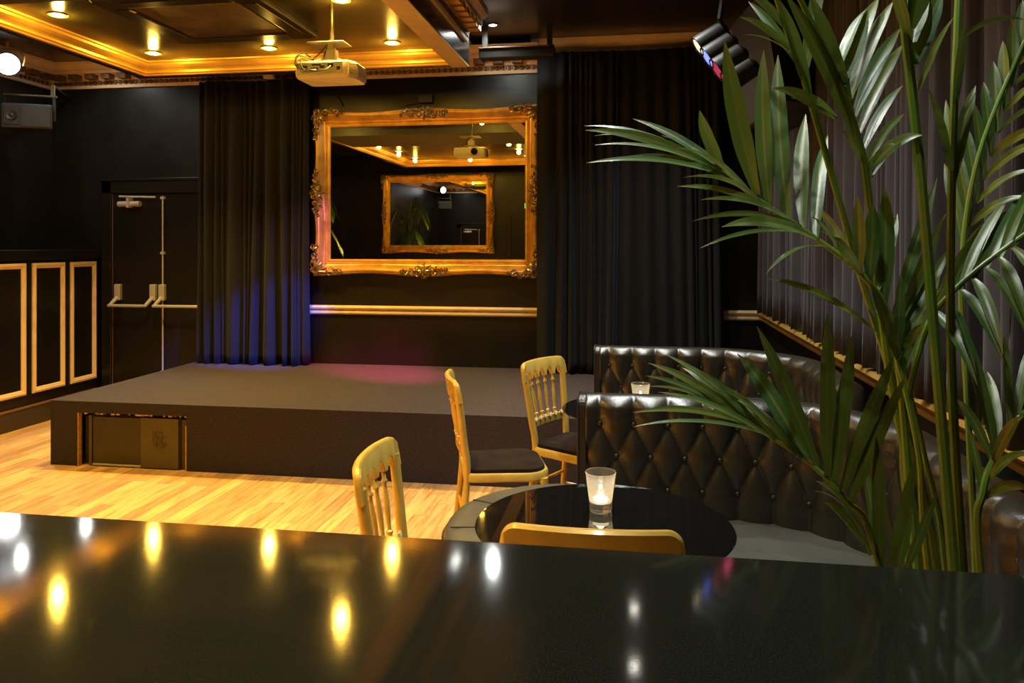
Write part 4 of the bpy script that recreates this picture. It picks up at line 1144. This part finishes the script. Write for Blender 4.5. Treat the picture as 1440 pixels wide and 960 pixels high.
def palm():
    t = thing('potted_palm', 'tall potted palm with long arching fronds behind the bar counter', 'palm', POT)
    MB().lathe([(0.12, 0.0), (0.15, 0.02), (0.19, 0.34), (0.20, 0.36), (0.185, 0.36), (0.175, 0.32), (0.02, 0.31)], (0, 0, 0), 40).build('pot', 'pot', t, smooth=True)
    MB().lathe([(0.01, 0.335), (0.10, 0.333), (0.173, 0.325), (0.17, 0.30), (0.01, 0.30)], (0, 0, 0), 30).build('soil', 'soil', t, smooth=True)
    rnd = random.Random(12)
    view = Vector((-0.35, -1.0, 0.35)).normalized()

    def frond(pts, r0, r1, root):
        w3 = [POT * 0 + Vector((root[0], root[1], 0.32))] + [P(*p) - POT for p in pts]
        cv = crom(w3, 7); n = len(cv)
        rad = [r0 + (r1 - r0) * (i / (n - 1)) for i in range(n)]
        return MB().tube(cv, rad, 8).build('frond', 'stem_green', t, smooth=True), cv

    def L(fr, b, tp, wpx=16, sag=(0, 0, 0.02), face=None, tw=None):
        """leaflet given by base and tip points"""
        B = P(*b) - POT; T = P(*tp) - POT
        fc = face or (view + Vector((rnd.uniform(-.6, .6), rnd.uniform(-.3, .3), rnd.uniform(-.3, .6))))
        make_leaf(fr, B, T, Vector(sag), 1.05 * wpx * 0.5 * (b[2] + tp[2]) / 1080.0, Vector(fc).normalized(), rnd.uniform(-.5, .5) if tw is None else tw)

    # --- A: the long frond reaching left
    fr, _ = frond([(1290, 800, 1.36), (1264, 510, 1.36), (1244, 430, 1.36), (1206, 380, 1.37), (1157, 342, 1.39), (1105, 306, 1.41), (1060, 276, 1.43), (1010, 240, 1.46), (965, 214, 1.49)], 0.0085, 0.002, (0.0, -0.02))
    up = (0, 0, 0.05)
    for b, tp, wd in (((1065, 274, 1.43), (1019, 57, 1.36), 27), ((1082, 290, 1.42), (1074, 70, 1.45), 22), ((1108, 305, 1.41), (1094, 77, 1.50), 24), ((1130, 320, 1.40), (1133, 160, 1.55), 20), ((1148, 335, 1.39), (1164, 190, 1.58), 18),
                      ((1018, 240, 1.46), (984, 155, 1.40), 17)):
        L(fr, b, tp, wd, (-0.012, 0, 0.01), (-0.45, -0.85, 0.15), 0.25)
    for b, tp, wd in (((985, 225, 1.47), (821, 177, 1.50), 11), ((1000, 235, 1.46), (823, 183, 1.44), 15), ((975, 220, 1.48), (835, 191, 1.55), 9), ((1005, 238, 1.46), (836, 204, 1.40), 12), ((1020, 248, 1.45), (825, 229, 1.38), 12),
                      ((1015, 245, 1.45), (857, 227, 1.42), 14), ((1045, 265, 1.44), (890, 167, 1.52), 13), ((1060, 276, 1.43), (930, 190, 1.50), 12), ((1040, 262, 1.44), (949, 208, 1.35), 16),
                      ((1070, 283, 1.42), (960, 250, 1.30), 16), ((1110, 310, 1.40), (952, 262, 1.33), 14), ((1120, 315, 1.40), (985, 281, 1.32), 13), ((1128, 318, 1.40), (973, 311, 1.30), 9), ((1150, 338, 1.39), (1015, 319, 1.28), 22),
                      ((1140, 330, 1.39), (984, 349, 1.30), 9), ((1165, 348, 1.38), (1077, 385, 1.26), 22), ((1235, 470, 1.36), (1080, 392, 1.30), 17)):
        L(fr, b, tp, wd, (0.0, 0, 0.035), (rnd.uniform(-.5, .1), -0.6, rnd.uniform(.3, 1)))
    for b, tp, wd in (((1208, 383, 1.37), (1206, 276, 1.33), 20), ((1222, 398, 1.37), (1227, 286, 1.34), 22), ((1243, 430, 1.36), (1244, 262, 1.36), 22), ((1232, 412, 1.36), (1262, 300, 1.42), 17), ((1255, 450, 1.36), (1318, 250, 1.40), 15),
                      ((1258, 470, 1.36), (1330, 300, 1.42), 15), ((1260, 490, 1.36), (1342, 340, 1.40), 14), ((1262, 500, 1.36), (1325, 400, 1.36), 13), ((1262, 505, 1.36), (1300, 455, 1.32), 12),
                      ((1200, 378, 1.37), (1148, 290, 1.5), 13), ((1190, 368, 1.37), (1142, 305, 1.28), 10), ((1215, 390, 1.37), (1155, 325, 1.26), 14)):
        L(fr, b, tp, wd, (0.005, 0, 0.02))

    # --- B: the low frond spreading over the booth
    fr, _ = frond([(1236, 800, 1.27), (1188, 702, 1.28), (1148, 659, 1.30), (1107, 629, 1.33), (1058, 600, 1.37), (1005, 575, 1.41)], 0.0065, 0.002, (-0.05, -0.05))
    for b, tp, wd in (((1150, 660, 1.30), (1064, 458, 1.30), 20), ((1163, 672, 1.29), (1163, 440, 1.24), 22), ((1173, 684, 1.29), (1199, 468, 1.22), 21), ((1183, 696, 1.28), (1257, 500, 1.20), 22), ((1193, 712, 1.28), (1274, 528, 1.20), 20)):
        L(fr, b, tp, wd, (0.0, 0, 0.02), (0.1, -1, 0.1), 0.1)
    for b, tp, wd in (((1136, 650, 1.31), (1037, 497, 1.40), 23), ((1080, 613, 1.35), (933, 497, 1.42), 13), ((1065, 604, 1.36), (960, 517, 1.45), 20), ((1060, 602, 1.36), (911, 510, 1.40), 13), ((1040, 592, 1.38), (907, 528, 1.36), 11), ((1030, 586, 1.39), (911, 543, 1.33), 9),
                      ((1090, 620, 1.34), (925, 551, 1.30), 13), ((1050, 597, 1.37), (890, 580, 1.30), 11), ((1075, 610, 1.35), (891, 600, 1.28), 12), ((1110, 632, 1.33), (990, 536, 1.44), 19), ((1120, 640, 1.32), (1010, 545, 1.25), 15), ((1128, 645, 1.31), (1030, 560, 1.38), 14),
                      ((1215, 755, 1.27), (1147, 676, 1.22), 17), ((1205, 738, 1.27), (1143, 691, 1.20), 8), ((1225, 780, 1.27), (1160, 706, 1.30), 14)):
        L(fr, b, tp, wd, (0, 0, 0.03), (rnd.uniform(-.6, 0), -0.5, rnd.uniform(.4, 1)))
    for b, tp, wd in (((1238, 800, 1.27), (1232, 612, 1.24), 20), ((1250, 800, 1.27), (1288, 640, 1.22), 18), ((1262, 805, 1.28), (1282, 690, 1.30), 15), ((1272, 805, 1.28), (1318, 690, 1.30), 14), ((1242, 800, 1.27), (1212, 640, 1.36), 14)):
        L(fr, b, tp, wd, (0.0, 0, 0.0), (0.1, -1, 0.0), 0.1)

    # --- C: stem rising to the upper left
    fr, _ = frond([(1318, 800, 1.42), (1262, 560, 1.42), (1205, 370, 1.42), (1173, 258, 1.41), (1130, 110, 1.39), (1105, 40, 1.38), (1080, -40, 1.36), (1050, -110, 1.34)], 0.0085, 0.004, (0.02, 0.03))
    for b, tp, wd in (((1110, 70, 1.39), (1040, 24, 1.33), 11), ((1114, 78, 1.39), (1046, 49, 1.31), 11), ((1104, 40, 1.38), (1043, -14, 1.33), 13), ((1140, 140, 1.40), (1098, 2, 1.33), 16), ((1118, 85, 1.39), (1052, 2, 1.45), 12),
                      ((1130, 112, 1.39), (1160, -60, 1.42), 18), ((1175, 165, 1.41), (1086, 124, 1.30), 17), ((1180, 170, 1.41), (1112, 138, 1.36), 10)):
        L(fr, b, tp, wd, (0, 0, 0.02))
    # --- D: broad frond in front of it with leaflets fanning to the right
    fr, _ = frond([(1300, 800, 1.38), (1250, 520, 1.38), (1222, 280, 1.37), (1210, 205, 1.36), (1185, 130, 1.34), (1150, 50, 1.32), (1110, -30, 1.30), (1070, -100, 1.28)], 0.0085, 0.004, (-0.01, 0.02))
    for b, tp, wd in (((1205, 195, 1.36), (1103, -10, 1.28), 24), ((1200, 175, 1.36), (1138, -10, 1.30), 20), ((1176, 105, 1.34), (1219, 12, 1.42), 17), ((1183, 125, 1.34), (1236, -4, 1.44), 22), ((1192, 148, 1.35), (1256, 2, 1.44), 22), ((1200, 168, 1.35), (1266, 40, 1.46), 20),
                      ((1207, 190, 1.36), (1270, 62, 1.48), 18), ((1212, 215, 1.36), (1270, 120, 1.46), 16), ((1217, 238, 1.37), (1272, 160, 1.46), 14), ((1220, 255, 1.37), (1268, 200, 1.42), 13), ((1216, 235, 1.37), (1180, 185, 1.30), 10), ((1222, 240, 1.37), (1298, 190, 1.30), 20),
                      ((1218, 245, 1.37), (1258, 203, 1.28), 13)):
        L(fr, b, tp, wd, (0, 0, 0.03))
    # --- E: thick upright stalk
    fr, _ = frond([(1341, 800, 1.33), (1317, 510, 1.33), (1295, 250, 1.32), (1268, 0, 1.31), (1255, -120, 1.30)], 0.0105, 0.0075, (0.03, -0.03))
    for b, tp, wd in (((1292, 128, 1.32), (1343, 22, 1.26), 14), ((1280, 60, 1.31), (1250, -40, 1.25), 18), ((1282, 40, 1.31), (1310, -50, 1.27), 26), ((1283, 60, 1.31), (1296, -20, 1.36), 30), ((1286, 90, 1.31), (1325, -10, 1.34), 24)):
        L(fr, b, tp, wd, (0, 0, 0.02))
    # --- F, G: stalks on the right
    fr, _ = frond([(1354, 800, 1.36), (1338, 510, 1.37), (1338, 280, 1.38), (1346, 40, 1.40), (1352, -80, 1.42)], 0.0095, 0.006, (0.05, 0.0))
    for b, tp, wd in (((1345, 60, 1.40), (1442, 28, 1.40), 7), ((1342, 160, 1.39), (1358, 30, 1.36), 14), ((1340, 250, 1.38), (1302, 120, 1.30), 11), ((1340, 270, 1.38), (1330, 140, 1.46), 12), ((1338, 270, 1.38), (1372, 120, 1.40), 17)):
        L(fr, b, tp, wd, (0.0, 0, 0.04))
    fr, _ = frond([(1372, 800, 1.45), (1360, 560, 1.50), (1352, 380, 1.54), (1376, 220, 1.57), (1440, 60, 1.60), (1490, -40, 1.62)], 0.008, 0.003, (0.06, 0.05))
    for k in range(9):
        u = k / 8
        b = (1354 + 80 * u, 350 - 260 * u, 1.55 + .05 * u)
        L(fr, b, (b[0] - 26 + 30 * u, b[1] - 120 + 30 * u, 1.62), 15, (0, 0, 0.03)); L(fr, b, (b[0] + 92, b[1] - 52 + 14 * k % 20, 1.44), 14, (0, 0, 0.04))
    fr, _ = frond([(1378, 800, 1.30), (1383, 690, 1.30), (1400, 640, 1.31), (1430, 590, 1.33), (1480, 545, 1.36)], 0.0085, 0.003, (0.09, -0.04))
    for b, tp, wd in (((1400, 640, 1.31), (1352, 452, 1.38), 17), ((1402, 636, 1.31), (1363, 498, 1.45), 20), ((1405, 630, 1.31), (1388, 522, 1.42), 16), ((1396, 650, 1.31), (1344, 560, 1.36), 13), ((1420, 605, 1.32), (1412, 470, 1.44), 14), ((1430, 592, 1.33), (1452, 480, 1.40), 15),
                      ((1395, 655, 1.31), (1440, 585, 1.22), 15), ((1390, 675, 1.30), (1450, 640, 1.22), 15), ((1385, 700, 1.30), (1450, 690, 1.24), 14), ((1383, 700, 1.30), (1360, 600, 1.34), 10)):
        L(fr, b, tp, wd, (0, 0, 0.03))
    # --- H: frond sweeping out to the right
    fr, _ = frond([(1286, 800, 1.44), (1270, 620, 1.44), (1300, 470, 1.43), (1345, 405, 1.42), (1440, 330, 1.40), (1520, 285, 1.38)], 0.0085, 0.003, (0.0, 0.06))
    for k in range(9):
        u = k / 8; b = (1312 + 150 * u, 436 - 118 * u, 1.425 - .04 * u)
        L(fr, b, (b[0] + 70, b[1] - 110 - 10 * (k % 3), 1.50), 16, (0, 0, 0.03)); L(fr, b, (b[0] + 62 - 20 * (k % 2), b[1] + 105, 1.30), 15, (0, 0, 0.04))
    # --- spare young stalks in the clump
    for (a, b, c, rt) in (((1278, 800, 1.42), (1272, 640, 1.43), (1258, 540, 1.45), (-.02, .05)), ((1330, 800, 1.45), (1300, 640, 1.46), (1272, 520, 1.47), (.03, .06)), ((1305, 800, 1.33), (1292, 640, 1.33), (1262, 505, 1.35), (.01, -.06))):
        fr, _ = frond([a, b, c], 0.0075, 0.004, rt)
        for k in range(3):
            L(fr, c, (c[0] - 40 + 45 * k, c[1] - 110 - 12 * k, c[2] + 0.05 * (k - 1)), 15)
    return t


palm()


def far_palm():
    """the palm on the opposite side, seen only in the mirrors"""
    t = thing('potted_palm', 'potted palm beside the side bar, seen only in the mirrors', 'palm', (-5.02, 1.85, 0))
    MB().lathe([(0.14, 0.0), (0.17, 0.02), (0.21, 0.38), (0.22, 0.40), (0.19, 0.40), (0.18, 0.36), (0.02, 0.35)], (0, 0, 0), 32).build('pot', 'pot', t, smooth=True)
    rnd = random.Random(5)
    for k in range(11):
        a = 2 * pi * k / 11 + rnd.uniform(-.2, .2); rch = rnd.uniform(0.25, 0.55); H = rnd.uniform(1.5, 2.5)
        rch *= 0.35 if cos(a) < -0.2 else (0.55 if cos(a) > 0.3 else 1)
        d = Vector((cos(a), sin(a), 0))
        cv = crom([Vector((0, 0, .36)) + d * .04, d * (0.25 * rch) + Vector((0, 0, .36 + .55 * (H - .36))), d * (0.7 * rch) + Vector((0, 0, H)), d * (1.35 * rch) + Vector((0, 0, H - .05)), d * (1.9 * rch) + Vector((0, 0, H - .3))], 6)
        fr = MB().tube(cv, [0.010 - 0.008 * i / (len(cv) - 1) for i in range(len(cv))], 6).build('frond', 'stem_green', t, smooth=True)
        lv = MB(); sd = Vector((-d.y, d.x, 0))
        for i in range(9, len(cv)):
            for s in (-1, 1):
                tdir = (cv[i] - cv[i - 1]).normalized(); ln = 0.34 * (1 - 0.5 * (i - 9) / (len(cv) - 9))
                tip = cv[i] + (tdir * .6 + sd * s * .8).normalized() * ln + Vector((0, 0, -.08))
                vs, fs, _c = leaf_mesh(cv[i], tip, Vector((0, 0, .05)), 0.032, Vector((0, 0, 1)) + d * .2, 6); lv.add(vs, fs)
        lf = lv.build('leaflets', 'leaf_far', fr, smooth=True); lf['kind'] = 'stuff'


far_palm()
